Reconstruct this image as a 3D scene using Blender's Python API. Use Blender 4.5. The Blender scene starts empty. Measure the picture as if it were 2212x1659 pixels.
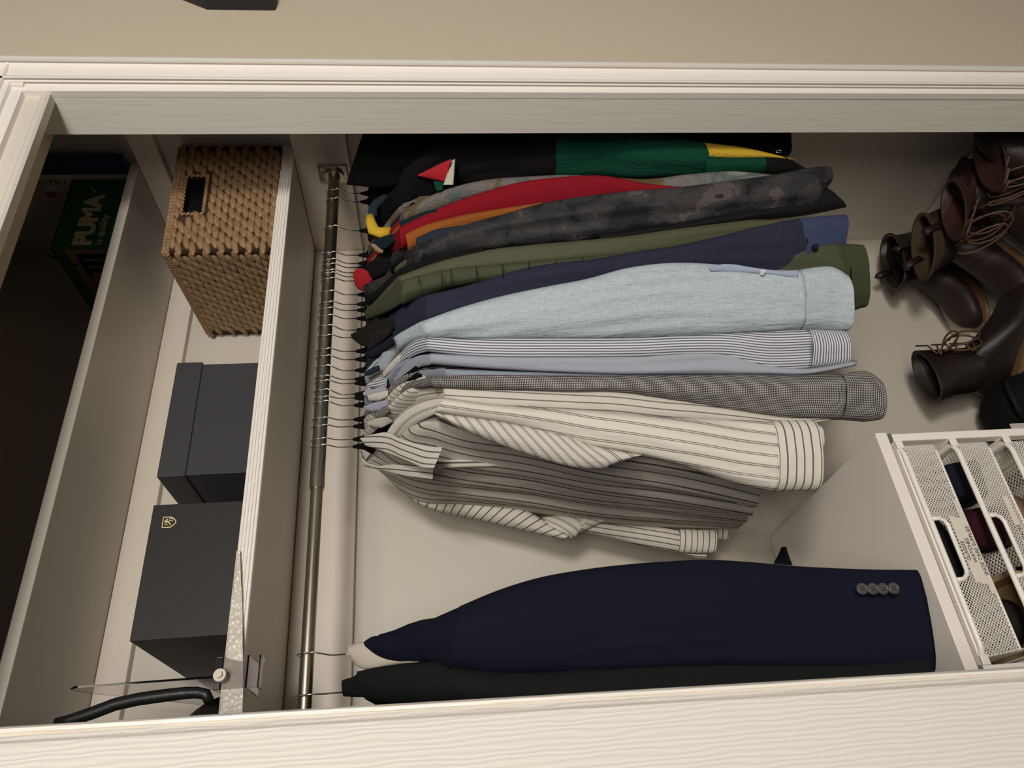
import bpy, bmesh, math, random
from mathutils import Vector, Matrix
R = random.Random(7)
sc = bpy.context.scene
COL = sc.collection
# ------------------------------------------------------------------ camera (photo is turned: world up = image left)
EYE = Vector((0, 0, 1.5)); F = 1620.0; CX, CY = 1106.0, 829.5
def vdir(u, v): return Vector((u-CX, -(v-CY), -F)).normalized()
_d = vdir(17000, 250)                       # towards world -Z
_x = vdir(839, -1800)                       # towards world +X
_z = -_d
_x = (_x - _z*_x.dot(_z)).normalized()
_y = _z.cross(_x)
ROT = Matrix((_x, _y, _z))                  # camera coords -> world coords
cam_d = bpy.data.cameras.new('camera'); cam = bpy.data.objects.new('camera', cam_d); COL.objects.link(cam)
cam_d.sensor_fit = 'HORIZONTAL'; cam_d.sensor_width = 36; cam_d.lens = 36*F/2212
cam_d.clip_start = 0.02
cam.matrix_world = Matrix.Translation(EYE) @ ROT.to_4x4()
sc.camera = cam
# ------------------------------------------------------------------ world, lamps, exposure
W = bpy.data.worlds.new('world'); sc.world = W; W.use_nodes = True
W.node_tree.nodes['Background'].inputs[0].default_value = (0.80, 0.86, 1.0, 1)
W.node_tree.nodes['Background'].inputs[1].default_value = 0.085
def area(name, loc, target, size, power, col):
    l = bpy.data.lights.new(name, 'AREA'); l.shape = 'DISK'; l.size = size; l.energy = power; l.color = col
    o = bpy.data.objects.new(name, l); COL.objects.link(o); o.location = loc
    o.rotation_euler = (Vector(target)-Vector(loc)).to_track_quat('-Z', 'Y').to_euler()
area('bedroom_lamp', (0.20, -1.6, 1.97), (0.7, 1.2, 1.35), 0.42, 40, (1.0, 0.95, 0.875))
area('jamb_fill', (-0.35, -1.3, 2.1), (0.9, 1.0, 1.3), 0.8, 21, (1.0, 0.94, 0.86))  # added fill light, brightens the right jamb from the left
sc.view_settings.view_transform = 'Standard'; sc.view_settings.look = 'None'
sc.view_settings.exposure = 0.10; sc.view_settings.gamma = 1.0; sc.view_settings.use_curve_mapping = False

def ray(u, v): return ROT @ vdir(u, v)
def atY(u, v, Y): d = ray(u, v); return EYE + d*(Y/d.y)
def atX(u, v, X): d = ray(u, v); return EYE + d*(X/d.x)
def atZ(u, v, Z): d = ray(u, v); return EYE + d*((Z-1.5)/d.z)
# ------------------------------------------------------------------ materials
def s2l(c):
    return tuple(((x/255)/12.92 if x/255 <= 0.04045 else ((x/255+0.055)/1.055)**2.4) for x in c)
class NT:
    def __init__(s, name):
        s.m = bpy.data.materials.new(name); s.m.use_nodes = True; s.t = s.m.node_tree
        s.b = s.t.nodes['Principled BSDF']; s.out = s.t.nodes['Material Output']
    def n(s, typ, **k):
        o = s.t.nodes.new(typ)
        for a, b in k.items():
            if a[0] == '_': setattr(o, a[1:], b)
        return o
    def l(s, a, b): s.t.links.new(a, b)
    def put(s, sock, v):
        if hasattr(v, 'is_output'): s.l(v, sock)
        else: sock.default_value = v
    def math(s, op, a, b=0.0, c=None):
        o = s.n('ShaderNodeMath', _operation=op); s.put(o.inputs[0], a); s.put(o.inputs[1], b)
        if c is not None: s.put(o.inputs[2], c)
        return o.outputs[0]
    def mix(s, f, a, b):
        o = s.n('ShaderNodeMix', _data_type='RGBA'); s.put(o.inputs[0], f)
        s.put(o.inputs[6], a if hasattr(a, 'is_output') else (*a, 1)); s.put(o.inputs[7], b if hasattr(b, 'is_output') else (*b, 1))
        return o.outputs[2]
    def coord(s, kind='Object'): return s.n('ShaderNodeTexCoord').outputs[kind]
    def scale(s, vec, sx, sy, sz):
        o = s.n('ShaderNodeMapping'); s.l(vec, o.inputs[0]); o.inputs['Scale'].default_value = (sx, sy, sz); return o.outputs[0]
    def noise(s, vec, sc_, det=2, rough=0.5):
        o = s.n('ShaderNodeTexNoise'); s.l(vec, o.inputs['Vector']); o.inputs['Scale'].default_value = sc_
        o.inputs['Detail'].default_value = det; o.inputs['Roughness'].default_value = rough; return o.outputs[0]
    def bump(s, h, strength, dist=0.001, prev=None):
        o = s.n('ShaderNodeBump'); s.l(h, o.inputs['Height']); o.inputs['Strength'].default_value = strength
        o.inputs['Distance'].default_value = dist
        if prev is not None: s.l(prev, o.inputs['Normal'])
        return o.outputs[0]
    def fin(s, col, rough=0.6, bump=None, metal=0, spec=0.5):
        s.put(s.b.inputs['Base Color'], col if hasattr(col, 'is_output') else (*col, 1))
        s.put(s.b.inputs['Roughness'], rough); s.b.inputs['Metallic'].default_value = metal
        s.b.inputs['Specular IOR Level'].default_value = spec
        if bump is not None: s.l(bump, s.b.inputs['Normal'])
        return s.m
def paint(name, rgb, rough=0.45, bscale=60, bstr=0.15, stretch=(1, 1, 1), var=0.06, spec=0.5, dist=0.002):
    t = NT(name); c = s2l(rgb); v = t.scale(t.coord(), *stretch)
    n1 = t.noise(v, bscale, 4); n2 = t.noise(t.coord(), 4, 3)
    f = t.math('MULTIPLY', n2, var*2)
    col = t.mix(f, c, tuple(x*0.6 for x in c))
    return t.fin(col, rough, t.bump(n1, bstr, dist), spec=spec)
def fabric(name, rgb, stripes=None, diag=0.0, check=None, fleece=False, rgb2=None, wr=0.25, rough=0.9, weave=900, slub=0.0, axis=0):
    t = NT(name); c = s2l(rgb); uv = t.coord('UV')
    sep = t.n('ShaderNodeSeparateXYZ'); t.l(uv, sep.inputs[0]); U, V = sep.outputs[axis], sep.outputs[1-axis]
    if diag: U = t.math('ADD', t.math('MULTIPLY', U, math.cos(diag)), t.math('MULTIPLY', V, math.sin(diag)))
    col = t.mix(t.math('MULTIPLY', t.noise(uv, 12, 3), 0.35), c, tuple(x*0.75 for x in c))
    if slub:
        a = t.noise(t.scale(uv, 900, 60, 1), 1, 2); b = t.noise(t.scale(uv, 60, 900, 1), 1, 2)
        f = t.math('MULTIPLY', t.math('SUBTRACT', t.math('ADD', a, b), 0.86), slub)
        f = t.n('ShaderNodeClamp'); f2 = t.math('MULTIPLY', t.math('SUBTRACT', t.math('ADD', a, b), 0.86), slub); t.l(f2, f.inputs[0])
        col = t.mix(f.outputs[0], col, tuple(min(1, x*1.5+0.03) for x in c))
    if stripes:
        for (per, w, off, rgbs) in stripes:
            fr = t.math('FRACT', t.math('DIVIDE', t.math('ADD', U, off+50*per), per))
            m = t.math('LESS_THAN', fr, w/per)
            col = t.mix(m, col, s2l(rgbs))
    if check:
        per, rgbs = check
        f1 = t.math('LESS_THAN', t.math('FRACT', t.math('DIVIDE', t.math('ADD', U, 5), per)), 0.42)
        f2 = t.math('LESS_THAN', t.math('FRACT', t.math('DIVIDE', t.math('ADD', V, 5), per)), 0.42)
        col = t.mix(t.math('MAXIMUM', f1, f2), col, s2l(rgbs))
    if rgb2:
        rr = t.n('ShaderNodeValToRGB'); rr.color_ramp.interpolation = 'CONSTANT' if not fleece else 'LINEAR'
        k = rgb2; e = rr.color_ramp.elements
        e[0].position = 0; e[0].color = (*s2l(k[0]), 1); e[1].position = 0.42; e[1].color = (*s2l(k[1]), 1)
        for i, kk in enumerate(k[2:]):
            x = e.new(0.42+0.09*(i+1)); x.color = (*s2l(kk), 1)
        nn = t.n('ShaderNodeTexNoise'); t.l(t.scale(uv, 1.0, 0.75, 1), nn.inputs['Vector']); nn.inputs['Scale'].default_value = 19 if not fleece else 16; nn.inputs['Detail'].default_value = 3; nn.inputs['Roughness'].default_value = .5; nn.inputs['Distortion'].default_value = .5; t.l(nn.outputs[0], rr.inputs[0]); col = rr.outputs[0]
    w1 = t.noise(t.scale(uv, 55, 9, 1), 1, 4, 0.6)
    bp = t.bump(w1, min(1, wr*1.5), 0.007)
    if fleece: bp = t.bump(t.noise(uv, 230, 3, 0.6), 0.9, 0.004, bp)
    else: bp = t.bump(t.noise(uv, weave, 1), 0.25, 0.0006, bp)
    return t.fin(col, rough, bp, spec=0.15)
M = {}
M['trim'] = paint('glossy white trim paint', (236, 230, 222), 0.28, 30, 0.12, (3, 3, 0.6), 0.02)
M['jamb'] = paint('satin white jamb paint', (236, 234, 222), 0.42, 30, 0.25, (6, 3, 0.35), 0.04)
M['door'] = paint('white embossed wood grain', (232, 224, 212), 0.36, 100, 0.0, (1, 1, 0.02), 0.02)
def grain():
    t = NT('white embossed woodgrain'); o = t.coord()
    w = t.n('ShaderNodeTexWave', _wave_type='BANDS', _bands_direction='X'); t.l(t.scale(o, 1, 1, 0.16), w.inputs[0])
    w.inputs['Scale'].default_value = 60; w.inputs['Distortion'].default_value = 6; w.inputs['Detail'].default_value = 2; w.inputs['Detail Scale'].default_value = 1.6
    return t.fin(s2l((228, 222, 211)), 0.36, t.bump(w.outputs[1], 0.28, 0.0010))
M['grain'] = grain()
M['wall'] = paint('greige wall paint', (198, 184, 162), 0.6, 220, 0.12, (1, 1, 1), 0.03)
M['inner'] = paint('closet wall white', (206, 198, 184), 0.55, 140, 0.1, (1, 1, 1), 0.05)
M['shelf'] = paint('painted shelf board', (214, 206, 194), 0.4, 50, 0.15, (0.5, 3, 3), 0.06)
M['cleat'] = paint('painted shelf cleat', (222, 210, 196), 0.45, 50, 0.12, (0.5, 2, 2), 0.04)
M['floor'] = paint('carpet beige', (150, 138, 120), 0.95, 400, 0.8, (1, 1, 1), 0.2)
M['ceil'] = paint('ceiling white', (220, 214, 204), 0.8, 90, 0.1)
def metal(name, rgb, rough, bstr=0.1):
    t = NT(name); v = t.scale(t.coord(), 2, 60, 60)
    n = t.noise(v, 6, 3); r = t.math('ADD', t.math('MULTIPLY', n, 0.25), rough)
    return t.fin(s2l(rgb), r, t.bump(n, bstr, 0.0005), metal=1.0)
M['rod'] = metal('brushed steel rod', (176, 168, 152), 0.22)
M['chrome'] = metal('chrome wire', (215, 210, 200), 0.12, 0)
M['velvet'] = paint('black velvet', (14, 14, 15), 0.95, 500, 0.3, spec=0.1)
M['black_box'] = paint('black paper box', (38, 35, 33), 0.55, 300, 0.1, spec=0.35)
M['slate_box'] = paint('slate paper box', (58, 56, 60), 0.6, 300, 0.1, spec=0.3)
M['gold'] = paint('gold foil print', (250, 228, 170), 0.5, 100, 0)
M['white_enamel'] = paint('white enamel wire', (238, 232, 222), 0.35, 100, 0.02, var=0.01)
M['lam'] = paint('white laminate board', (238, 228, 218), 0.45, 100, 0.03, var=0.01)
M['dkgrey'] = paint('grey plastic', (96, 104, 100), 0.5, 100, 0.02)
M['label'] = paint('paper label', (226, 218, 204), 0.6, 100, 0.02, var=0.01)
M['ink'] = paint('black ink', (38, 34, 32), 0.6, 100, 0)
M['green_box'] = paint('green carton', (22, 92, 56), 0.45, 60, 0.08)
M['tan_box'] = paint('tan carton', (150, 126, 98), 0.6, 60, 0.08)
M['cream_print'] = paint('cream print', (206, 194, 160), 0.5, 60, 0)
M['dkgreen'] = paint('dark green print', (16, 44, 38), 0.5, 60, 0)
M['blue_box'] = paint('blue cover', (30, 62, 104), 0.5, 60, 0.05)
M['white_cover'] = paint('white cover', (196, 190, 180), 0.55, 60, 0.05)
M['red_print'] = paint('red print', (150, 28, 34), 0.5, 60, 0)
M['blkplastic'] = paint('black plastic', (30, 30, 31), 0.42, 300, 0.15)
M['leather'] = paint('brown leather', (36, 21, 19), 0.6, 60, 0.35, var=0.5)
M['dkleather'] = paint('dark brown leather', (31, 20, 18), 0.5, 50, 0.4, var=0.5)
M['tanleather'] = paint('tan leather', (66, 50, 30), 0.85, 60, 0.25, var=0.3)
M['rustleather'] = paint('rust leather', (60, 32, 24), 0.65, 60, 0.3, var=0.4)
M['lining'] = paint('dark boot lining', (26, 19, 17), 0.9, 90, 0.2)
M['sole'] = paint('boot sole', (30, 25, 22), 0.7, 90, 0.2)
M['welt'] = paint('tan welt', (110, 82, 54), 0.6, 90, 0.2)
M['lace'] = paint('rawhide lace', (84, 58, 40), 0.6, 120, 0.2)
M['button'] = paint('grey horn button', (74, 71, 67), 0.5, 120, 0.1, var=0.3)
M['white_button'] = paint('pearl button', (226, 220, 204), 0.25, 100, 0)
M['whitecloth'] = paint('white plastic hanger', (212, 200, 184), 0.4, 60, 0.03)
def acrylic():
    t = NT('clear acrylic'); b = t.b
    b.inputs['Base Color'].default_value = (0.93, 0.9, 0.95, 1); b.inputs['Roughness'].default_value = 0.06
    b.inputs['Transmission Weight'].default_value = 1.0; b.inputs['IOR'].default_value = 1.46
    return t.m
M['acrylic'] = acrylic()
def liner():
    t = NT('textured shelf liner'); v = t.n('ShaderNodeTexVoronoi'); t.l(t.coord(), v.inputs[0]); v.inputs['Scale'].default_value = 150
    return t.fin(s2l((206, 198, 184)), 0.35, t.bump(v.outputs[0], 0.8, 0.003))
M['liner'] = liner()
def weave():
    t = NT('woven water hyacinth'); o = t.coord(); n = t.noise(t.scale(o, 22, 22, 120), 4, 4, 0.65); n2 = t.noise(o, 55, 3)
    col = t.mix(n, s2l((70, 46, 26)), s2l((214, 176, 128))); col = t.mix(t.math('MULTIPLY', n2, 0.8), col, s2l((98, 68, 42)))
    return t.fin(col, 0.55, t.bump(n, 0.5, 0.002))
M['weave'] = weave()
M['weave_dark'] = paint('basket lining', (60, 40, 25), 0.9, 60, 0.1)
# ------------------------------------------------------------------ geometry helpers
ORG = {}
def tag(o, label=None, cat=None, group=None, kind=None):
    if label: o['label'] = label
    if cat: o['category'] = cat
    if group: o['group'] = group
    if kind: o['kind'] = kind
    return o
def thing(name, loc, label, cat, group=None):
    o = bpy.data.objects.new(name, None); COL.objects.link(o); o.location = loc; o.empty_display_size = 0.05
    ORG[o.name] = Vector(loc); return tag(o, label, cat, group)
def mk(name, verts, faces, mat, parent=None, smooth=False, uvs=None, org=None, mats=None, fmat=None):
    """verts in world space; the mesh is stored relative to its thing's base"""
    if parent is not None: O = ORG[parent.name]
    elif org is not None: O = Vector(org)
    else:
        n = len(verts); O = Vector((sum(v[0] for v in verts)/n, sum(v[1] for v in verts)/n, min(v[2] for v in verts)))
    me = bpy.data.meshes.new(name); me.from_pydata([(v[0]-O[0], v[1]-O[1], v[2]-O[2]) for v in verts], [], faces)
    for m_ in (mats or [mat]): me.materials.append(m_)
    if fmat: me.polygons.foreach_set('material_index', fmat)
    if smooth: me.polygons.foreach_set('use_smooth', [True]*len(me.polygons))
    if uvs:
        ul = me.uv_layers.new(name='UVMap')
        for i, lp in enumerate(me.loops): ul.data[i].uv = uvs[lp.vertex_index]
    me.update()
    o = bpy.data.objects.new(name, me); COL.objects.link(o)
    if parent is not None: o.parent = parent
    else: o.location = O
    ORG[o.name] = O
    return o
class MB:
    def __init__(s): s.v = []; s.f = []
    def add(s, v, f):
        n = len(s.v); s.v += [tuple(x) for x in v]; s.f += [tuple(i+n for i in q) for q in f]; return s
    def box(s, a, b):
        (x0, y0, z0), (x1, y1, z1) = a, b
        return s.add([(x0,y0,z0),(x1,y0,z0),(x1,y1,z0),(x0,y1,z0),(x0,y0,z1),(x1,y0,z1),(x1,y1,z1),(x0,y1,z1)],
            [(0,3,2,1),(4,5,6,7),(0,1,5,4),(1,2,6,5),(2,3,7,6),(3,0,4,7)])
    def bbox(s, a, b, r=0.002):     # box with chamfered edges
        bm = bmesh.new(); bmesh.ops.create_cube(bm, size=1)
        for v in bm.verts: v.co = Vector([(a[i]+b[i])/2+(b[i]-a[i])*v.co[i] for i in range(3)])
        bmesh.ops.bevel(bm, geom=bm.edges[:], offset=r, segments=2, affect='EDGES', profile=0.5)
        bm.verts.index_update(); s.add([v.co[:] for v in bm.verts], [[v.index for v in f.verts] for f in bm.faces]); bm.free(); return s
    def tube(s, pts, r, n=8, closed=False, flat=1.0):
        pts = [Vector(p) for p in pts]; N = len(pts); rings = []
        up = None
        for i, p in enumerate(pts):
            if closed: t = pts[(i+1) % N]-pts[i-1]
            else: t = pts[min(i+1, N-1)]-pts[max(i-1, 0)]
            t.normalize()
            if up is None:
                up = Vector((0, 0, 1)) if abs(t.z) < 0.9 else Vector((0, 1, 0))
            a = (up - t*up.dot(t)).normalized(); b = t.cross(a); up = a
            rr = r[i] if isinstance(r, (list, tuple)) else r
            rings.append([p + (a*math.cos(2*math.pi*k/n) + b*math.sin(2*math.pi*k/n)*flat)*rr for k in range(n)])
        v = [x for g in rings for x in g]; f = []
        for i in range(N if closed else N-1):
            j = (i+1) % N
            for k in range(n): f.append((i*n+k, i*n+(k+1) % n, j*n+(k+1) % n, j*n+k))
        if not closed: f += [tuple(range(n))[::-1], tuple((N-1)*n+k for k in range(n))]
        return s.add(v, f)
    def cyl(s, p, q, r, n=20): return s.tube([p, q], r, n)
    def ell(s, c, a, b, d, n=6, m=4, pw=1.0):
        v = []; f = []
        for i in range(m+1):
            ph = math.pi*i/m
            for k in range(n):
                th = 2*math.pi*k/n
                v.append(c + a*math.cos(ph) + (b*math.cos(th)+d*math.sin(th))*abs(math.sin(ph))**pw)
        for i in range(m):
            for k in range(n): f.append((i*n+k, i*n+(k+1) % n, (i+1)*n+(k+1) % n, (i+1)*n+k))
        return s.add(v, f)
    def build(s, name, mat, parent=None, smooth=False, org=None): return mk(name, s.v, s.f, mat, parent, smooth, org=org)
def smooth_by_angle(o, ang=40):
    me = o.data; bm = bmesh.new(); bm.from_mesh(me)
    for f in bm.faces: f.smooth = True
    for e in bm.edges:
        if len(e.link_faces) == 2 and e.calc_face_angle(0) > math.radians(ang): e.smooth = False
    bm.to_mesh(me); bm.free(); return o
def prism(name, prof, mat, parent=None, kind=None):
    """prof: list of (P_top, P_bottom) corner lines of a long moulding, in order round the section"""
    n = len(prof); v = [p[0] for p in prof]+[p[1] for p in prof]
    f = [(i, (i+1) % n, n+(i+1) % n, n+i) for i in range(n)]+[tuple(range(n))[::-1], tuple(range(n, 2*n))]
    o = mk(name, v, f, mat, parent)
    if kind: o['kind'] = kind
    return o
def cr(a, b, c, d, t):
    return 0.5*((2*b)+(c-a)*t+(2*a-5*b+4*c-d)*t*t+(3*b-a-3*c+d)*t*t*t)
def loft(name, secs, mat, parent=None, n=60, m=40, fold=0.0, seed=0, ex=1.0, opn=False, deep=.03, cap0=True, voff=0.0, mats=None, pick=None, f0=26, gather=None):
    """cloth tube through sections (P1, P2, thickness vector); opn leaves a hollow cuff; UVs in metres"""
    rr = random.Random(seed)
    C = [(a+b)/2 for a, b, t in secs]; A = [(a-b)/2 for a, b, t in secs]; B = [t for a, b, t in secs]
    L = [0]
    for i in range(1, len(C)): L.append(L[-1]+max(1e-4, (C[i]-C[i-1]).length))
    def samp(arr, s):
        i = 0
        while i < len(L)-2 and L[i+1] < s: i += 1
        t = (s-L[i])/(L[i+1]-L[i]); t = min(1, max(0, t))
        a = arr[max(0, i-1)]; b = arr[i]; c = arr[i+1]; d = arr[min(len(arr)-1, i+2)]
        return cr(a, b, c, d, t)
    waves = [(rr.uniform(0.7, 1.6)*f0, rr.uniform(-2.5, 2.5), rr.uniform(0, 6.28), rr.uniform(0.5, 1)) for _ in range(4)]
    verts = []; uvs = []; tot = L[-1]
    rings = [tot*i/n for i in range(n+1)]
    def ring(s, k=1.0, push=None):
        c = samp(C, s); a = samp(A, s); b = samp(B, s); al = a.length; bn = b.normalized() if b.length > 0 else Vector((0, 1, 0))
        for j in range(m):
            th = 2*math.pi*j/m; ct, st = math.cos(th), math.sin(th)
            x = math.copysign(abs(ct)**ex, ct); y = math.copysign(abs(st)**ex, st)
            p = c + a*x*k + b*y*k
            if fold:
                X = al*x; d = 0
                for (fr, g, ph, w) in waves: d += w*math.sin(2*math.pi*(fr*X+g*s)+ph)
                d = d*0.4*fold*min(1, al/0.02)
                if gather: d += gather[1]*math.sin(2*math.pi*X/0.011)*math.exp(-((s-gather[0])/0.02)**2)
                p = p + bn*(d*abs(st)*(1 if st < 0 else -0.6))
            verts.append(p if push is None else p+push); uvs.append((al*x + (0.37 if st > 0 else 0), s+voff))
    for s in rings: ring(s)
    R_ = n+1
    if opn:
        dv = (C[-1]-C[-2]).normalized()
        ring(tot, 0.88, Vector((0, 0, 0))); ring(tot, 0.84, -dv*deep); R_ += 2
    f = []
    for i in range(R_-1):
        for j in range(m): f.append((i*m+j, i*m+(j+1) % m, (i+1)*m+(j+1) % m, (i+1)*m+j))
    def cap(i, rev):
        ids = [i*m+j for j in range(m)]; f.append(tuple(ids[::-1] if rev else ids))
    cap(0, True); cap(R_-1, False)
    fm = None
    if pick:
        fm = []
        for q in f:
            a, b = uvs[q[0]], uvs[q[2]]; fm.append(pick((a[0]+b[0])/2, (a[1]+b[1])/2, len(fm)))
    return mk(name, verts, f, mat, parent, True, uvs, mats=mats, fmat=fm)
def cs(p1, p2, Y, t):
    """section facing the viewer's side of the closet: two outline points at mean depth Y, thickness t"""
    c = atY((p1[0]+p2[0])/2, (p1[1]+p2[1])/2, Y); h = Vector((c.x, c.y, 0)).normalized()
    def hit(p):
        d = ray(*p); k = (c-EYE).dot(h)/d.dot(h); return EYE+d*k
    return (hit(p1), hit(p2), h*t)
def text(s, size, o, right, up, mat, parent, name='lettering', ext=0.0003, bold=0.0, sx=1.0, align='LEFT'):
    c = bpy.data.curves.new('t', 'FONT'); c.body = s; c.size = size; c.extrude = ext; c.offset = bold; c.align_x = align
    c.resolution_u = 3
    ob = bpy.data.objects.new('t', c); COL.objects.link(ob)
    dg = bpy.context.evaluated_depsgraph_get(); me = bpy.data.meshes.new_from_object(ob.evaluated_get(dg))
    bpy.data.objects.remove(ob); right = Vector(right).normalized(); up = Vector(up).normalized(); nn = right.cross(up)
    v = [Vector(o)+right*p.co.x*sx+up*p.co.y+nn*p.co.z for p in me.vertices]; f = [tuple(p.vertices) for p in me.polygons]
    return mk(name, v, f, mat, parent)
def poly_plate(name, pts, o, right, up, mat, parent, th=0.0006):
    right = Vector(right).normalized(); up = Vector(up).normalized(); nn = right.cross(up); n = len(pts)
    v = [Vector(o)+right*x+up*y for x, y in pts]; v2 = [p+nn*th for p in v]
    f = [tuple(range(n))[::-1], tuple(range(n, 2*n))]+[(i, (i+1) % n, n+(i+1) % n, n+i) for i in range(n)]
    return mk(name, v+v2, f, mat, parent)
XV, YV, ZV = Vector((1, 0, 0)), Vector((0, 1, 0)), Vector((0, 0, 1))
# ------------------------------------------------------------------ setting
XW, YB = 1.335, 1.475          # right inner wall, back wall
XL = -0.95
def vline(v0, v1, Y, ZT=2.26, ZB=0.0):
    a = atY(0, v0, Y); b = atY(2212, v1, Y); d = (b-a)/(b.z-a.z)
    return (a+d*(ZT-a.z), a+d*(ZB-a.z))
def sbox(name, a, b, mat, r=0): 
    o = (MB().bbox(a, b, r) if r else MB().box(a, b)).build(name, mat); o['kind'] = 'structure'; return o
# vertical casing to the right of the opening: moulded section, mitred into the head casing
ZH = atY(35, 205, 0.83).z
v0s = [(119, 142, .822), (121, 144, .817), (127, 149, .816), (130, 152, .819), (133, 155, .825), (138, 159, .826), (150, 168, .828),
       (162, 178, .829), (164, 180, .824), (168, 183, .824), (170, 185, .829), (176, 189, .830), (178, 191, .835), (181, 194, .836), (196, 203, .838)]
pv = [vline(a, b, y, ZH+.0645) for a, b, y in v0s]
bk_ = lambda q: (Vector((q[0].x, .850, q[0].z)), Vector((q[1].x, .850, q[1].z)))
prism('trim_1', [bk_(pv[0])]+pv+[bk_(pv[-1])], M['trim'], kind='structure')
jx = atY(1000, 200, .85).x
JB = vline(286, 291, .9265, ZH); JF = vline(198, 204, .840, ZH)
JB = tuple(Vector((f_.x, .9265, f_.z)) for f_ in JF)
prism('door_frame', [JF, JB, (JB[0]+XV*.045, JB[1]+XV*.045), (JF[0]+XV*.02, JF[1]+XV*.02)], M['jamb'], kind='structure').name = 'trim_2'
# head casing with the same steps, and the track fascia hanging below it
cz = [(0, .850), (0, .838), (.016, .836), (.018, .830), (.026, .829), (.028, .824), (.032, .824), (.034, .829), (.05, .826), (.054, .819), (.06, .816), (.064, .822), (.064, .850)]
def hprism(name, sec, x0, x1, mat):
    n = len(sec); v = [(x0, y, z) for z, y in sec]+[(x1, y, z) for z, y in sec]
    f = [(i, (i+1) % n, n+(i+1) % n, n+i) for i in range(n)]+[tuple(range(n))[::-1], tuple(range(n, 2*n))]
    o = mk(name, v, f, mat); o['kind'] = 'structure'; return o
hprism('trim_3', [(ZH+z, y) for z, y in cz], -1.0, atY(0, 119, .822).x-.001, M['trim'])
xc_ = atY(0, 119, .822).x
sbox('trim_9', (xc_-.064, .8315, ZH-.002), (xc_-.003, .850, ZH+.062), M['trim'])
ZF = atY(122, 208, .852).z+.004
hprism('trim_4', [(ZF, .86), (ZF, .843), (ZF+.004, .840), (ZF+.010, .840), (ZF+.014, .843), (ZF+.018, .849), (ZF+.055, .849), (ZF+.06, .846), (ZH+.004, .846), (ZH+.004, .86)], -1.0, jx-.004, M['shelf'])
# front wall of the room: right of the casing, above the head
sbox('wall_front', (1.17, .85, 0), (4.2, .93, 2.7), M['wall'])
sbox('wall_above', (-1.6, .851, ZH), (1.17, .944, 2.7), M['wall'])
sbox('wall_right', (XW, .93, 0), (XW+.08, YB+.08, 2.7), M['inner'])
sbox('wall_back', (XL, YB, 0), (XW, YB+.08, 2.7), M['inner'])
sbox('wall_left', (XL-.08, .85, 0), (XL, YB+.08, 2.7), M['inner'])
sbox('ceiling', (XL, .94, 2.5), (XW, YB, 2.56), M['inner'])
sbox('floor', (-2.0, -3, -.06), (4.2, YB, 0), M['floor'])
# sliding door leaf on the left: grain face, rounded arris, stepped edge
dl = [(1610, 1474, .800), (1607, 1471, .8015), (1604, 1468, .806), (1600, 1464, .810), (1592, 1457, .811), (1588, 1454, .814), (1584, 1451, .811), (1575, 1445, .811), (1571, 1441, .814), (1570, 1440, .835)]
prof = [vline(a, b, y, 2.2, .012) for a, b, y in dl]
far = [(Vector((-.93, .835, 2.2)), Vector((-.93, .835, .012))), (Vector((-.93, .800, 2.2)), Vector((-.93, .800, .012)))]
d = prism('door_1', prof+far, M['grain']); d['kind'] = 'structure'; smooth_by_angle(d, 50)
# cleats under the shelves, on back and right walls
ZS, ZU = 1.79, 2.122
def strip(name, a, b, mat='cleat'): return sbox(name, a, b, M[mat], .0015)
strip('trim_5', (XL+.001, YB-.019, ZS-.118), (XW-.02, YB, ZS-.001))
strip('trim_6', (XW-.019, .96, ZS-.118), (XW, YB, ZS-.001))
strip('trim_7', (XL+.001, YB-.019, ZU-.054), (XW-.02, YB, ZU-.001))
strip('trim_8', (XW-.019, .96, ZU-.054), (XW, YB, ZU-.001))
# shelves (rest on the cleats, could be lifted off)
o = MB().bbox((XL+.002, 1.18, ZU), (XW-.002, YB-.001, ZU+.019), .0015).build('shelf', M['shelf'])
tag(o, 'upper white painted shelf board holding the green shoe carton', 'shelf')
sh = thing('shelf', (.2, 1.15, ZS), 'lower white shelf board carrying the basket and the black boxes', 'shelf')
MB().bbox((XL+.002, 1.148, ZS), (XW-.002, YB-.001, ZS+.019), .001).build('board', M['shelf'], sh)
mb = MB()
mb.bbox((XL+.002, 1.137, ZS-.004), (XW-.003, 1.148, ZS+.022), .002)
for k in range(4): mb.bbox((XL+.003, 1.1345, ZS+.0005+k*.0052), (XW-.004, 1.139, ZS+.0042+k*.0052), .0012)
mb.build('edge_moulding', M['trim'], sh)
# ------------------------------------------------------------------ closet rod
RY, RZ = 1.2, 1.708
rd = thing('closet_rod', (0.2, RY, RZ), 'telescoping steel closet rod that all the hangers hook over', 'rod')
xj = atY(685, 1057, RY).x
MB().cyl((xj, RY, RZ), (XW-.03, RY, RZ), .0125, 28).build('outer_tube', M['rod'], rd, True)
MB().cyl((XL+.01, RY, RZ), (xj+.02, RY, RZ), .0103, 28).build('inner_tube', M['rod'], rd, True)
for i in rd.children: smooth_by_angle(i)
mb = MB(); mb.cyl((XW-.036, RY, RZ), (XW-.0195, RY, RZ), .021, 20); mb.bbox((XW-.026, RY-.026, RZ-.03), (XW-.0195, RY+.026, RZ+.035), .003)
for sy in (-.018, .018): mb.cyl((XW-.029, RY+sy, RZ+.026), (XW-.025, RY+sy, RZ+.026), .004, 10)
smooth_by_angle(mb.build('end_bracket', M['rod'], rd))
mb = MB()
for (u, v) in ((735, 420), (733, 470), (736, 491)): p = atY(u, v, YB-.02); mb.cyl(p, p-YV*.004, .0035, 8)
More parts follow.
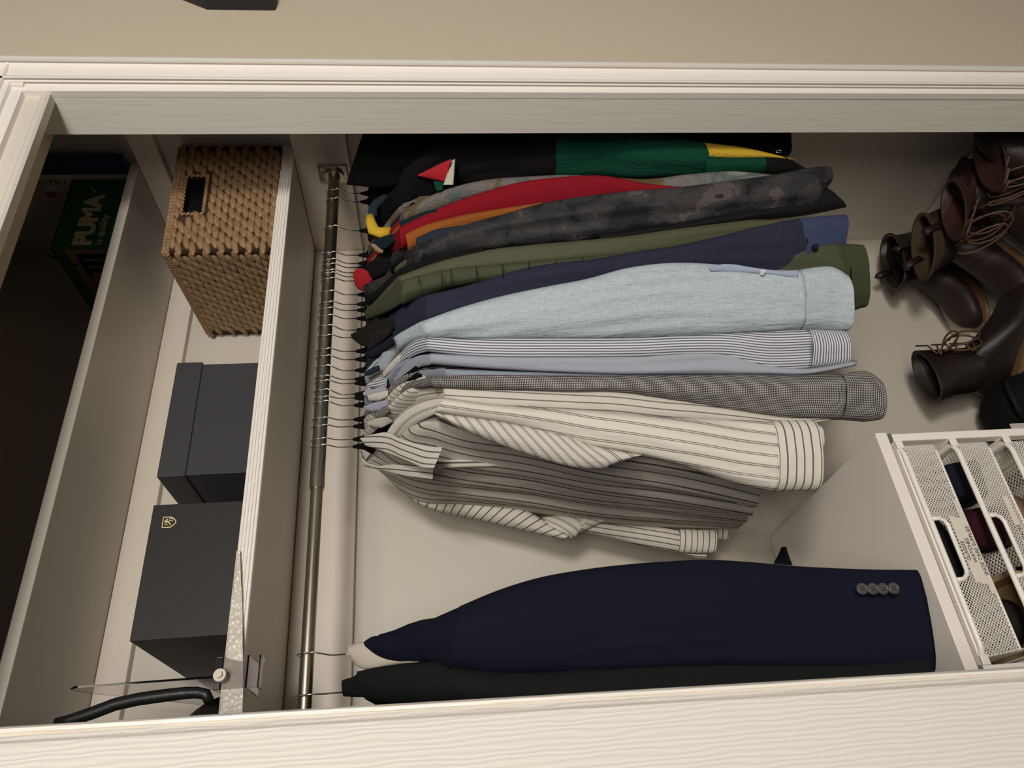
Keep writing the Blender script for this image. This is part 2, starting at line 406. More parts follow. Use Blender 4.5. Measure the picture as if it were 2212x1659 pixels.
# ------------------------------------------------------------------ hangers
def neckpos(v):
    return Vector((atY(712, v, RY-.016).x, RY, 1.645))
def hanger(v, label, group=None, mat='velvet', wide=.165, tilt=0.0, farw=.19):
    N = neckpos(v); jit = R.uniform(-.004, .004)
    h = thing('clothes_hanger', N, label, 'hanger', group)
    pts = [N, N+ZV*.026, N+Vector((jit*.3, -.003, .034)), N+Vector((jit, -.0175, .052))]
    c = Vector((N.x+jit, RY, RZ))
    for k in range(9):
        a = math.radians(200-k*26); pts.append(c+Vector((0, math.cos(a)*.0148, math.sin(a)*.0148)))
    MB().tube(pts, .00125, 8).build('hook', M['chrome'], h, True)
    mb = MB(); 
    for sg in (-1, 1):
        p = []
        for k in range(9):
            t = k/8; p.append(N+Vector((tilt*sg*t*wide, sg*(wide if sg < 0 else farw)*t, -.020-.100*t**1.12+.004*math.sin(t*3.1))))
        mb.tube(p, [.011-.003*k/8 for k in range(9)], 8, flat=.32)
    mb.tube([N+ZV*.004, N-ZV*.004, N-ZV*.014, N-ZV*.026], [.0028, .0045, .0065, .011], 8)
    mb.tube([N+Vector((-tilt*wide*.9, -wide*.9, -.112)), N+Vector((tilt*wide*.9, farw*.9, -.112))], .004, 6)
    mb.build('shoulders', M[mat], h, True)
    return N
# ------------------------------------------------------------------ garments
def zc(ox, oy, k=3.16): return lambda x, y: (ox+x/k, oy+y/k)
a4, r1, a5, r2, a6, a7 = zc(600, 260), zc(1200, 260), zc(600, 700), zc(1200, 700), zc(600, 1150), zc(1512, 1134)
GARM = {}
def poly(pts, n):
    """resample a polyline of image points to n by length"""
    L = [0]
    for i in range(1, len(pts)): L.append(L[-1]+math.dist(pts[i], pts[i-1]))
    out = []
    for k in range(n):
        s = L[-1]*k/(n-1); i = 0
        while i < len(L)-2 and L[i+1] < s: i += 1
        t = (s-L[i])/(L[i+1]-L[i]); out.append((pts[i][0]+(pts[i+1][0]-pts[i][0])*t, pts[i][1]+(pts[i+1][1]-pts[i][1])*t))
    return out
def tube2(name, top, bot, Y0, Y1, th, mat, parent, n=8, t0=None, t1=None, **k):
    """cloth tube between two outlines; Y0..Y1 depth along it"""
    T, B_ = poly(top, n), poly(bot, n); secs = []
    for i in range(n):
        f = i/(n-1); y = Y0+(Y1-Y0)*f; t = th if t0 is None else t0+(th-t0)*min(1, f*2)
        if t1 is not None: t = t+(t1-t)*max(0, f*2-1)
        secs.append(cs(T[i], B_[i], y, t))
    return loft(name, secs, mat, parent, **k)
def body(parent, N, mat, near=.19, far=.2, length=.66, th=.014, dxn=0.0, dxf=0.0, seed=1, fold=.004, name='body'):
    """torso of a hanging garment: narrow at the neck, shoulders over the hanger, straight to the hem"""
    secs = []
    for f, w, z in ((0, .14, -.012), (.02, .32, -.028), (.06, .62, -.058), (.1, .88, -.086), (.16, 1.03, -.122), (.3, 1.04, -.23), (.6, 1.05, -.4), (.85, 1.08, -.56), (1, 1.1, 0)):
        zz = z if f < 1 else -length
        if f in (.6, .85): zz = -length*f
        s = min(1, f*4)
        p1 = N+Vector((dxn*s, -near*w, zz)); p2 = N+Vector((dxf*s, far*w, zz))
        d = (p2-p1); nrm = Vector((d.y, -d.x, 0)).normalized()
        secs.append((p1, p2, nrm*th*(.5 if f == 0 else 1)))
    return loft(name, secs, mat, parent, n=30, m=36, fold=fold, seed=seed, ex=.8, f0=12)
F_ = fabric
SHL = [(.0028, .0009, 0, (120, 122, 136))]
M['denim'] = F_('light washed denim', (170, 181, 186), slub=1.2, wr=.5)
M['denim2'] = F_('denim reverse', (150, 162, 180), slub=1.2)
M['bstripe'] = F_('white cloth with fine navy stripes', (212, 212, 214), stripes=[(.0042, .0018, 0, (96, 98, 116))])
M['bstripe_c'] = F_('white cuff with fine navy stripes', (214, 214, 214), stripes=[(.0042, .0018, 0, (96, 98, 116))], axis=1, wr=.1)
M['lav'] = F_('pale lavender cotton', (164, 165, 176))
M['lav2'] = F_('pale blue grey chambray', (144, 148, 162))
M['lavstripe'] = F_('lavender stripe', (176, 172, 190), stripes=[(.004, .0012, 0, (140, 138, 160))])
M['check'] = F_('small black and white check', (196, 192, 184), check=(.0026, (44, 42, 42)))
M['white'] = F_('white cotton', (206, 200, 188))
M['wA'] = F_('white cloth with brown grey stripes', (202, 196, 184), stripes=[(.0105, .0018, 0, (112, 102, 98))])
M['wA_d'] = F_('white cuff with cross stripes', (206, 200, 188), stripes=[(.0105, .0018, 0, (104, 96, 94))], axis=1, wr=.1)
M['wB'] = F_('white cloth with paired brown stripes', (214, 208, 194), stripes=[(.0155, .0011, 0, (112, 102, 98)), (.0155, .0011, .0024, (112, 102, 98))])
M['wB_c'] = F_('white cuff with cross stripes, wide', (214, 208, 194), stripes=[(.0118, .0021, 0, (104, 96, 92))], axis=1, wr=.1)
M['wC'] = F_('white body cloth with dark stripes', (196, 190, 178), stripes=[(.021, .0030, 0, (84, 76, 74))])
M['wD'] = F_('white sleeve cloth cut on the bias', (202, 196, 184), stripes=[(.0135, .0011, 0, (96, 88, 84)), (.0135, .0011, .0026, (96, 88, 84))], diag=.75)
M['wE'] = F_('white sleeve cloth with slanting stripes', (198, 192, 180), stripes=[(.0125, .0019, 0, (84, 76, 74))], diag=-.85)
M['wF'] = F_('white sleeve cloth with lengthwise stripes', (198, 192, 180), stripes=[(.0095, .0017, 0, (84, 76, 74))])
M['wC_c'] = F_('white collar cloth with dark stripes', (204, 198, 186), stripes=[(.0098, .0020, .002, (84, 76, 74))], wr=.1)
M['navy'] = F_('dark navy chambray', (42, 43, 60), slub=.5)
M['navy2'] = F_('dark navy knit', (34, 35, 50))
M['navycuff'] = F_('blue navy cuff', (56, 64, 92), slub=.8)
M['olive'] = F_('olive nylon', (84, 84, 64), wr=.2, rough=.6)
M['olive2'] = F_('olive cotton', (74, 76, 58), wr=.35, rough=.8)
M['olivecuff'] = F_('olive green quilting', (64, 70, 48), wr=.4)
M['camo'] = F_('dark grey camouflage nylon', (60, 60, 62), rgb2=[(36, 36, 38), (50, 50, 52), (60, 58, 59), (84, 76, 76), (44, 44, 46)], rough=.55, wr=.4)
M['blk'] = F_('black cloth', (20, 19, 19), wr=.3)
M['blklining'] = F_('black lining', (26, 26, 27), rough=.6)
M['brownblk'] = F_('black brown canvas', (34, 31, 27))
M['orange'] = F_('burnt orange cotton', (146, 84, 36), wr=.35)
M['red'] = F_('deep red fleece', (132, 18, 32), wr=.1)
M['steel'] = F_('steel blue cotton', (40, 48, 60))
M['teal'] = F_('dark teal cloth', (20, 38, 44))
M['tantrim'] = F_('tan trim', (150, 124, 98))
M['tiedye'] = F_('mottled grey olive fleece', (130, 124, 110), fleece=True, rgb2=[(56, 48, 36), (100, 86, 56), (120, 114, 112), (84, 98, 94), (142, 136, 128)])
M['fgreen'] = F_('green sherpa fleece', (14, 68, 50), fleece=True)
M['fyellow'] = F_('yellow sherpa fleece', (208, 170, 52), fleece=True)
M['fblack'] = F_('black sherpa fleece', (17, 16, 16), fleece=True)
M['fred'] = F_('red sherpa fleece', (178, 40, 48), fleece=True)
M['fwhite'] = F_('white sherpa fleece', (206, 198, 184), fleece=True)
M['suit'] = F_('navy suit wool', (18, 21, 36), wr=.12)
M['suitdark'] = F_('black jacket wool', (27, 28, 28), wr=.1)
M['plaid'] = F_('dark plaid', (60, 44, 46), check=(.006, (26, 24, 28)))
M['dkcamo'] = F_('black brown camouflage', (30, 28, 26), rgb2=[(16, 15, 15), (24, 22, 20), (44, 32, 24), (34, 36, 28), (20, 19, 18)])

def mapz(z, pts): return [z(*p) for p in pts]
def garment(name, v, label, cat, hlabel, mats, sleeve=None, yoke=None, Y=(1.0, .97), th=.022, cuff=None, collar=None, blen=.66, seed=1,
            bmat=None, near=.158, far=.19, group=None, fold=.003, hgroup=None, bth=.011, dxn=0.0, dxf=0.0, gather=None, hmat='velvet', f0=26):
    N = hanger(v, hlabel, hgroup, mat=hmat)
    g = thing(name, N, label, cat, group)
    m0 = M[mats]; bm = M[bmat] if bmat else m0
    body(g, N-ZV*.004, bm, near, far, blen, bth, dxn, dxf, seed)
    if yoke: tube2('shoulder', yoke[0], yoke[1], 1.165, Y[0]+.005, th*.8, m0, g, n=6, seed=seed+50, fold=fold*.7, m=36, t0=.012, f0=f0, ex=.85)
    if sleeve: tube2('sleeve', sleeve[0], sleeve[1], Y[0], Y[1], th, m0, g, n=10, seed=seed, fold=fold, m=56, gather=gather, f0=f0, opn=not cuff, ex=.8)
    if cuff: tube2('cuff', cuff[0], cuff[1], Y[1]-.001, Y[1]-.001, th*1.04, M[cuff[2]], g, n=4, seed=seed+9, fold=.001, m=44, opn=True, ex=.8)
    if collar: tube2('collar', collar[0], collar[1], collar[3], collar[4], .006, M[collar[2]], g, n=5, m=28, fold=.0006, seed=seed+3, ex=.8)
    return g
# --- from the right wall towards the door
garment('jacket', 407, 'black and dark camouflage jacket hanging farthest right against the wall side', 'jacket', 'hanger under the far right black jacket, first on the rod',
    'blk', [mapz(a4, [(640, -60), (1200, -80), (2212, -80)])+mapz(r1, [(1540, -60), (1568, 60)]), mapz(a4, [(470, 440), (700, 500), (1000, 360), (2212, 330)])+mapz(r1, [(1450, 260), (1572, 245)])],
    None, (1.06, 1.04), .03, blen=.72, seed=2, bmat='dkcamo', near=.14)
g = garment('fleece_jacket', 425, 'sherpa fleece jacket in black, green, yellow and red blocks', 'jacket', 'hanger inside the colour-blocked sherpa fleece jacket',
    'fblack', [mapz(a4, [(860, 330), (1100, 150), (1500, -20), (1890, -60)]), mapz(a4, [(760, 640), (950, 620), (1200, 460), (1500, 420), (1880, 400)])],
    None, (1.06, 1.01), .03, seed=3, blen=.6, near=.12)
tube2('green_panel', mapz(a4, [(1888, -60), (2212, -60)])+mapz(r1, [(600, 60), (1010, 152)]), mapz(a4, [(1876, 400), (2212, 385)])+mapz(r1, [(400, 400), (700, 390), (1010, 372)]), 1.01, 1.01, .031, M['fgreen'], g, n=7, seed=4, fold=.003, m=44)
tube2('yellow_panel', mapz(r1, [(1008, 150), (1300, 186), (1450, 222), (1600, 262)]), mapz(r1, [(1008, 285), (1200, 282), (1430, 262), (1610, 275)]), 1.0, 1.0, .02, M['fyellow'], g, n=6, seed=5, fold=.001, m=36)
tube2('green_panel', mapz(r1, [(1000, 240), (1200, 250), (1430, 245)]), mapz(r1, [(1000, 390), (1200, 370), (1425, 365)]), 1.012, 1.012, .028, M['fgreen'], g, n=5, seed=6, fold=.002, m=36)
tube2('black_cuff', mapz(r1, [(1415, 250), (1560, 256), (1620, 280), (1690, 330)]), mapz(r1, [(1405, 370), (1500, 372), (1600, 365), (1692, 340)]), 1.008, 1.008, .024, M['fblack'], g, n=5, seed=7, fold=.002, m=36)
tube2('red_patch', mapz(a4, [(955, 372), (1080, 308), (1185, 262)]), mapz(a4, [(958, 384), (1060, 404), (1140, 420)]), 1.02, 1.0, .006, M['fred'], g, n=4, seed=8, m=24)
tube2('white_patch', mapz(a4, [(1186, 275), (1160, 350), (1130, 440)]), mapz(a4, [(1212, 262), (1206, 350), (1200, 440)]), 1.0, 1.0, .006, M['fwhite'], g, n=4, seed=9, m=24)
tube2('green_patch', mapz(a4, [(1060, 410), (1068, 445), (1085, 482)]), mapz(a4, [(1132, 422), (1130, 445), (1128, 475)]), 1.002, 1.002, .006, M['fgreen'], g, n=4, seed=10, m=24)
mb = MB()
for k in range(15):
    u, v = r1(1560+k*9, 246+k*5.6+(k*k)*.05); p = atY(u, v, .985); mb.bbox(p-Vector((.0012, .001, .001)), p+Vector((.0012, .001, .001)), .0003)
mb.build('zip_teeth', M['blkplastic'], g)
c = atY(*r1(1522, 212), .985); mb = MB(); mb.tube([c+Vector((math.sin(a)*.0038, 0, math.cos(a)*.0058)) for a in [2*math.pi*i/14 for i in range(14)]], .0009, 6, True)
mb.build('zip_ring', M['chrome'], g, True)
N = hanger(488, 'hanger with its hook beside the yellow fleece collar')
g = thing('pullover', N, 'black pullover with a grey and yellow rolled fleece collar', 'pullover')
body(g, N, M['fblack'], .15, .2, .6, .013, seed=11)
mb = MB(); cpt = [atY(*a4(x, y), 1.12) for x, y in ((648, 655), (650, 600), (680, 560), (730, 535), (785, 530))]; mb.tube(cpt, [.009, .0095, .010, .010, .009], 12, flat=.7); mb.build('collar_band', M['steel'], g, True)
mb = MB(); cpt = [atY(*a4(x, y), 1.10) for x, y in ((628, 652), (636, 700), (656, 752), (700, 768), (775, 752))]; mb.tube(cpt, [.0085, .010, .0125, .012, .010], 12, flat=.7)
o = mb.build('yellow_collar', M['fyellow'], g, True)
garment('fleece_pullover', 541, 'mottled grey, olive and teal fleece pullover left of the colour-blocked fleece', 'pullover', 'hanger inside the mottled grey fleece',
    'tiedye', [mapz(a4, [(870, 600), (1000, 530), (1250, 430), (1500, 395), (1900, 372), (2212, 372)])+mapz(r1, [(300, 385), (700, 402), (860, 378), (1000, 350), (1350, 345), (1490, 372)]),
               mapz(a4, [(860, 760), (1100, 620), (1500, 480), (2212, 460)])+mapz(r1, [(400, 480), (860, 500), (1400, 430), (1500, 420)])],
    [mapz(a4, [(770, 760), (830, 660), (880, 592)]), mapz(a4, [(790, 800), (840, 770), (880, 740)])], (1.03, .995), .024, seed=12)
g = garment('track_jacket', 559, 'dark teal jacket whose raised collar has a tan inner edge', 'jacket', 'hanger inside the dark teal jacket', 'teal',
    [mapz(a4, [(830, 690), (950, 640), (1080, 600)]), mapz(a4, [(850, 790), (980, 740), (1100, 680)])], None, (1.03, 1.01), .02, seed=13,
    collar=(mapz(a4, [(640, 835), (720, 790), (800, 770), (860, 740)]), mapz(a4, [(655, 850), (700, 880), (730, 880), (790, 830)]), 'teal', 1.11, 1.05))
tube2('collar_lining', mapz(a4, [(636, 838), (655, 836), (690, 865), (722, 884)]), mapz(a4, [(640, 860), (665, 895), (690, 908), (716, 910)]), 1.105, 1.1, .006, M['tantrim'], g, n=4, m=20)
garment('fleece_sweater', 568, 'deep red fleece sweater between the mottled fleece and the orange shirt', 'sweater', 'hanger inside the red fleece sweater', 'red',
    [mapz(a4, [(830, 730), (950, 665), (1100, 600), (1300, 520), (1600, 430), (1800, 395), (2212, 370)])+mapz(r1, [(280, 372), (360, 380), (600, 428), (830, 452)]),
     mapz(a4, [(850, 880), (1000, 790), (1300, 700), (2212, 560)])+mapz(r1, [(400, 520), (600, 510), (832, 462)])],
    [mapz(a4, [(733, 925), (755, 860), (790, 780), (836, 724)]), mapz(a4, [(745, 945), (775, 930), (810, 900), (860, 870)])], (1.02, .985), .02, seed=14, fold=.001)
garment('cotton_shirt', 579, 'burnt orange cotton shirt squeezed behind the grey camouflage jacket', 'shirt', 'hanger inside the orange shirt', 'orange',
    [mapz(a4, [(870, 775), (1000, 712), (1250, 648), (1500, 605), (1800, 560)]), mapz(a4, [(900, 900), (1100, 800), (1400, 700), (1820, 600)])],
    [mapz(a4, [(735, 940), (775, 870), (810, 820), (870, 772)]), mapz(a4, [(755, 972), (800, 950), (850, 900), (900, 880)])], (1.02, .99), .018, seed=15, fold=.004)
garment('cotton_shirt', 588, 'steel blue shirt showing only its shoulder beside the orange shirt', 'shirt', 'hanger inside the steel blue shirt', 'steel',
    [mapz(a4, [(950, 800), (1080, 742), (1220, 720), (1300, 720)]), mapz(a4, [(960, 900), (1100, 850), (1300, 800)])],
    [mapz(a4, [(800, 930), (840, 870), (950, 798)]), mapz(a4, [(820, 960), (880, 930), (960, 900)])], (1.01, .98), .018, seed=16)
g = garment('vest', 597, 'black vest with a red lined collar next to the orange shirt', 'vest', 'hanger inside the black and red vest', 'blk', None, None, seed=17, near=.17, blen=.6,
    collar=(mapz(a4, [(600, 985), (660, 945), (720, 930), (770, 960)]), mapz(a4, [(640, 1090), (700, 1060), (750, 1040), (790, 1040)]), 'blk', 1.12, 1.06))
tube2('red_collar', mapz(a4, [(516, 1040), (550, 1005), (600, 1015), (640, 1060)]), mapz(a4, [(530, 1130), (560, 1160), (590, 1165), (650, 1110)]), 1.17, 1.13, .012, M['fred'], g, n=5, m=24)
g = garment('windbreaker', 627, 'dark grey camouflage windbreaker with a black lined cuff', 'jacket', 'hanger inside the grey camouflage windbreaker', 'camo',
    [mapz(a4, [(960, 850), (1250, 722), (1500, 652), (1770, 570), (2212, 500)])+mapz(r1, [(400, 490), (860, 455), (1200, 410), (1500, 370), (1750, 320)]),
     mapz(a4, [(960, 1010), (1200, 925), (1450, 880), (1700, 862), (1900, 842), (2212, 812)])+mapz(r1, [(300, 800), (700, 755), (1100, 700), (1400, 650), (1780, 600)])],
    [mapz(a4, [(770, 960), (810, 905), (880, 870), (960, 846)]), mapz(a4, [(780, 1060), (840, 1060), (900, 1040), (960, 1010)])], (1.0, .965), .028, seed=18, fold=.005,
    cuff=(mapz(r1, [(1720, 328), (1780, 318), (1846, 310)]), mapz(r1, [(1740, 560), (1800, 500), (1840, 440)]), 'camo'))
tube2('black_lining', mapz(r1, [(300, 780), (900, 690), (1400, 560), (1700, 500), (1830, 455)]), mapz(r1, [(300, 830), (700, 770), (1400, 685), (1750, 645), (1975, 596)]), .985, .985, .02, M['blklining'], g, n=7, m=36, fold=.003)
tube2('collar', mapz(a4, [(580, 1130), (640, 1100), (730, 1060), (760, 1020)]), mapz(a4, [(600, 1200), (680, 1220), (760, 1160), (800, 1080)]), 1.15, 1.05, .012, M['camo'], g, n=5, m=24, fold=.002)
garment('down_jacket', 648, 'black jacket almost hidden between the camouflage windbreaker and the olive jacket', 'jacket', 'hanger inside the hidden black jacket', 'blk',
    [mapz(a4, [(850, 1000), (1000, 960), (1400, 860)]), mapz(a4, [(860, 1090), (1000, 1010), (1400, 920)])],
    [mapz(a4, [(590, 1200), (700, 1130), (850, 1000)]), mapz(a4, [(610, 1260), (740, 1200), (860, 1080)])], (1.0, .99), .02, seed=19)
garment('field_jacket', 661, 'smooth olive nylon jacket directly left of the grey camouflage windbreaker', 'jacket', 'hanger inside the smooth olive jacket', 'olive',
    [mapz(a4, [(825, 1062), (900, 1020), (1200, 930), (1450, 880), (1900, 830), (2212, 812)])+mapz(r1, [(700, 757), (1100, 706), (1430, 672), (1700, 700)]),
     mapz(a4, [(850, 1125), (1100, 1060), (1500, 1020), (2212, 960)])+mapz(r1, [(500, 930), (900, 870), (1300, 800), (1700, 760)])],
    [mapz(a4, [(600, 1290), (660, 1240), (740, 1150), (825, 1060)]), mapz(a4, [(620, 1330), (700, 1310), (780, 1220), (850, 1120)])], (1.0, .975), .022, seed=20, fold=.0015)
g = garment('quilted_jacket', 679, 'olive green jacket with cross-stitched quilted sleeve and long quilted cuff', 'jacket', 'hanger inside the quilted olive jacket', 'olive2',
    [mapz(a4, [(850, 1090), (960, 1056), (1180, 1012), (1530, 982), (2212, 922)])+mapz(r1, [(370, 915), (750, 872), (1300, 830), (1700, 840), (1930, 842)]),
     mapz(a4, [(850, 1260), (1000, 1160), (1200, 1152), (1350, 1112), (1700, 1060), (2212, 1000)])+mapz(r1, [(500, 1000), (1200, 1100), (1700, 1200), (1990, 1320)])],
    [mapz(a4, [(590, 1310), (640, 1260), (720, 1210), (850, 1090)]), mapz(a4, [(608, 1360), (680, 1340), (770, 1300), (850, 1250)])], (.995, .985), .022, seed=21, fold=.003,
    cuff=(mapz(r1, [(1900, 838), (2000, 842), (2085, 848)]), mapz(r1, [(1975, 1330), (2050, 1290), (2108, 1275)]), 'olivecuff'), gather=None)
mb = MB()
for x, yt, yb in ((960, 1062, 1120), (1120, 1045, 1140), (1182, 1018, 1140), (1355, 1002, 1108), (1535, 986, 1080), (1715, 968, 1056), (1898, 952, 1030), (2080, 934, 1000)):
    a = atY(*a4(x, yt), .958); b = atY(*a4(x+4, yb), .958); mb.tube([a, b], .0008, 5)
mb.build('quilt_seam', M['blk'], g)
mb = MB(); mb.tube([atY(*r1(x, y), .955) for x, y in ((2012, 850), (2015, 1000), (2022, 1150), (2025, 1285))], .0009, 5); mb.build('cuff_seam', M['blk'], g)
garment('canvas_jacket', 704, 'black brown canvas jacket with its collar standing higher than its neighbours', 'jacket', 'hanger inside the black brown canvas jacket', 'brownblk', None, None, seed=22, near=.17,
    collar=(mapz(a4, [(498, 1460), (540, 1440), (640, 1390), (770, 1340)]), mapz(a4, [(510, 1490), (600, 1555), (690, 1500), (800, 1420)]), 'brownblk', 1.17, 1.06))
garment('flannel_shirt', 720, 'dark plaid flannel shirt beside the navy chambray shirt', 'shirt', 'hanger inside the dark plaid shirt', 'plaid', None, None, seed=23, near=.165,
    collar=(mapz(a4, [(610, 1530), (640, 1470), (700, 1430), (760, 1400)]), mapz(a4, [(620, 1570), (680, 1540), (730, 1500), (780, 1450)]), 'plaid', 1.13, 1.07))
g = garment('chambray_shirt', 750, 'dark navy chambray overshirt with a flared buttoned cuff, right of the light denim shirt', 'shirt', 'hanger inside the navy chambray overshirt', 'navy',
    [mapz(a4, [(1020, 1190), (1250, 1140), (1500, 1060), (1700, 1000), (2000, 960), (2212, 942)])+mapz(r1, [(350, 930), (650, 880), (900, 845), (1200, 770), (1400, 720), (1660, 668)]),
     mapz(a4, [(1010, 1400), (1300, 1300), (2212, 1110)])+mapz(r1, [(500, 1080), (900, 1020), (1300, 1060), (1700, 1080)])],
    [mapz(a4, [(640, 1560), (740, 1450), (780, 1340), (860, 1260), (1020, 1190)]), mapz(a4, [(680, 1620), (740, 1560), (810, 1500), (900, 1440), (1010, 1400)])], (.99, .965), .024, seed=24,
    cuff=(mapz(r1, [(1650, 668), (1800, 655), (1970, 642)]), mapz(r1, [(1690, 1080), (1800, 1060), (1900, 1000)]), 'navycuff'))
mb = MB(); c = atY(*r1(1778, 856), .935); mb.cyl(c, c+Vector((0, .006, 0)), .0055, 14); smooth_by_angle(mb.build('button', M['blkplastic'], g))
garment('knit_cardigan', 768, 'dark navy knit cardigan tucked behind the light denim shirt', 'cardigan', 'hanger inside the dark navy cardigan', 'navy2', None,
    [mapz(a4, [(600, 1590), (640, 1560), (700, 1530), (780, 1470)]), mapz(a4, [(605, 1610), (650, 1620), (720, 1590), (800, 1530)])], (1.02, 1.0), .02, seed=25)
garment('jeans_shirt', 792, 'mid blue shirt with only its collar showing above the light denim collar', 'shirt', 'hanger inside the mid blue shirt', 'steel', None, None, seed=26, near=.16,
    collar=(mapz(a5, [(590, 330), (620, 310), (660, 290), (690, 280)]), mapz(a5, [(600, 355), (630, 350), (670, 330), (700, 320)]), 'steel', 1.13, 1.09))
g = garment('denim_shirt', 811, 'light washed denim shirt with a gathered ruffled cuff', 'shirt', 'hanger inside the light denim shirt', 'denim',
    [mapz(a4, [(985, 1370), (1200, 1290), (1600, 1180), (2212, 1062)])+mapz(r1, [(500, 1005), (900, 960), (1100, 985), (1400, 1022), (1650, 1024)]),
     mapz(a4, [(1022, 1490), (1500, 1500), (2212, 1497)])+mapz(r1, [(600, 1495), (1000, 1475), (1300, 1455), (1660, 1437)])],
    [mapz(a5, [(612, 340), (650, 310), (700, 230), (750, 120), (850, 50), (985, -22)]), mapz(a5, [(618, 372), (680, 372), (752, 330), (800, 215), (900, 130), (1020, 98)])], (.985, .95), .03, seed=27, fold=.0042,
    cuff=(mapz(r1, [(1655, 1022), (1750, 1004), (1900, 998), (1965, 1050)]), mapz(r1, [(1665, 1438), (1800, 1440), (1900, 1446), (1975, 1440)]), 'denim'), gather=(.565, .0035))
tube2('placket', mapz(r1, [(1050, 1012), (1080, 985), (1200, 980), (1400, 1012), (1560, 1030), (1650, 1020)]), mapz(r1, [(1060, 1032), (1200, 1040), (1420, 1048), (1650, 1080)]), .910, .908, .004, M['denim2'], g, n=8, m=24, fold=.0015)
mb = MB()
for x, y, Y in ((1418, 1028, .900), (1815, 1034, .912)):
    c = atY(*r1(x, y), Y); mb.cyl(c, c+Vector((-.001, .006, 0)), .0042, 14)
smooth_by_angle(mb.build('button', M['white_button'], g))
rim = [atY(*r1(x, y), .93) for x, y in ((1950, 1030), (1965, 1060), (1962, 1100), (1950, 1200), (1960, 1260), (1982, 1330), (1976, 1400), (1962, 1438))]
g = garment('dress_shirt', 820, 'white dress shirt with fine navy stripes, left of the light denim shirt', 'shirt', 'hanger inside the fine navy striped shirt', 'bstripe',
    [mapz(a5, [(1020, 92), (1200, 100), (2212, 95)])+mapz(r2, [(600, 90), (1300, 60), (1710, 38)]), mapz(a5, [(1024, 188), (1150, 215), (1500, 245), (2212, 250)])+mapz(r2, [(500, 250), (900, 230), (1200, 250), (1450, 330), (1600, 345), (1706, 318)])],
    [mapz(a5, [(740, 370), (800, 240), (880, 140), (960, 100), (1020, 92)]), mapz(a5, [(745, 435), (800, 335), (870, 262), (940, 215), (1024, 188)])], (.985, .965), .022, seed=28, fold=.0035,
    cuff=(mapz(r2, [(1708, 36), (1850, 40), (1955, 46)]), mapz(r2, [(1712, 305), (1850, 292), (1980, 275)]), 'bstripe_c'),
    collar=(mapz(a5, [(614, 410), (680, 385), (745, 362)]), mapz(a5, [(628, 436), (690, 436), (745, 425)]), 'bstripe', 1.14, 1.1))
garment('dress_shirt', 844, 'smooth pale lavender shirt whose sleeve bulges below the navy stripes', 'shirt', 'hanger inside the smooth lavender shirt', 'lav',
    [mapz(a5, [(1040, 200), (1500, 220), (2212, 220)])+mapz(r2, [(450, 225), (850, 190), (1150, 180), (1300, 220), (1450, 295), (1560, 330), (1700, 305), (1980, 240), (2028, 248)]),
     mapz(a5, [(1045, 275), (1500, 312), (2212, 345)])+mapz(r2, [(600, 348), (900, 345), (1400, 345), (1660, 352), (1900, 320), (2010, 290)])],
    [mapz(a5, [(735, 460), (790, 350), (880, 260), (960, 215), (1040, 205)]), mapz(a5, [(745, 500), (830, 400), (930, 320), (980, 290), (1045, 280)])], (.99, .975), .016, seed=29, fold=.004,
    collar=(mapz(a5, [(582, 465), (660, 440), (740, 425)]), mapz(a5, [(590, 495), (660, 480), (745, 455)]), 'lav', 1.15, 1.11))
garment('dress_shirt', 852, 'plain white shirt showing a rounded collar between two lavender collars', 'shirt', 'hanger inside the plain white shirt', 'white', None, None, seed=30, near=.16,
    collar=(mapz(a5, [(610, 485), (680, 465), (752, 450)]), mapz(a5, [(625, 525), (690, 525), (755, 500)]), 'white', 1.14, 1.1))
garment('dress_shirt', 868, 'blue grey shirt with a faintly striped lavender collar, right of the check shirt', 'shirt', 'hanger inside the blue grey shirt', 'lav2',
    [mapz(a5, [(1140, 305), (1500, 320), (2212, 345)])+mapz(r2, [(600, 350), (1400, 350), (1900, 345)]), mapz(a5, [(1150, 370), (2212, 400)])+mapz(r2, [(900, 400), (1900, 380)])],
    [mapz(a5, [(765, 540), (830, 420), (900, 340), (1000, 310), (1140, 300)]), mapz(a5, [(775, 560), (850, 470), (920, 400), (1040, 370), (1150, 365)])], (.99, .985), .016, seed=31,
    collar=(mapz(a5, [(584, 562), (660, 535), (750, 515)]), mapz(a5, [(600, 590), (660, 604), (755, 560)]), 'lavstripe', 1.14, 1.09))
garment('check_shirt', 899, 'tiny black and white check shirt with the longest cuff in the row', 'shirt', 'hanger inside the black and white check shirt', 'check',
    [mapz(a5, [(1050, 360), (1200, 345), (2212, 347)])+mapz(r2, [(600, 350), (1400, 345), (1700, 360), (1850, 375), (1930, 345)]), mapz(a5, [(1060, 440), (1300, 450), (2212, 475)])+mapz(r2, [(400, 465), (850, 535), (1270, 605), (1500, 642), (1920, 655)])],
    [mapz(a5, [(750, 560), (790, 480), (880, 400), (1050, 360)]), mapz(a5, [(770, 600), (850, 510), (930, 450), (1060, 425)])], (.975, .952), .028, seed=32, fold=.003,
    cuff=(mapz(r2, [(1925, 345), (2020, 328), (2110, 320), (2180, 375)]), mapz(r2, [(1915, 652), (2050, 662), (2150, 672), (2195, 655)]), 'check'),
    collar=(mapz(a5, [(658, 610), (690, 585), (750, 560)]), mapz(a5, [(668, 645), (710, 645), (765, 600)]), 'check', 1.12, 1.08))
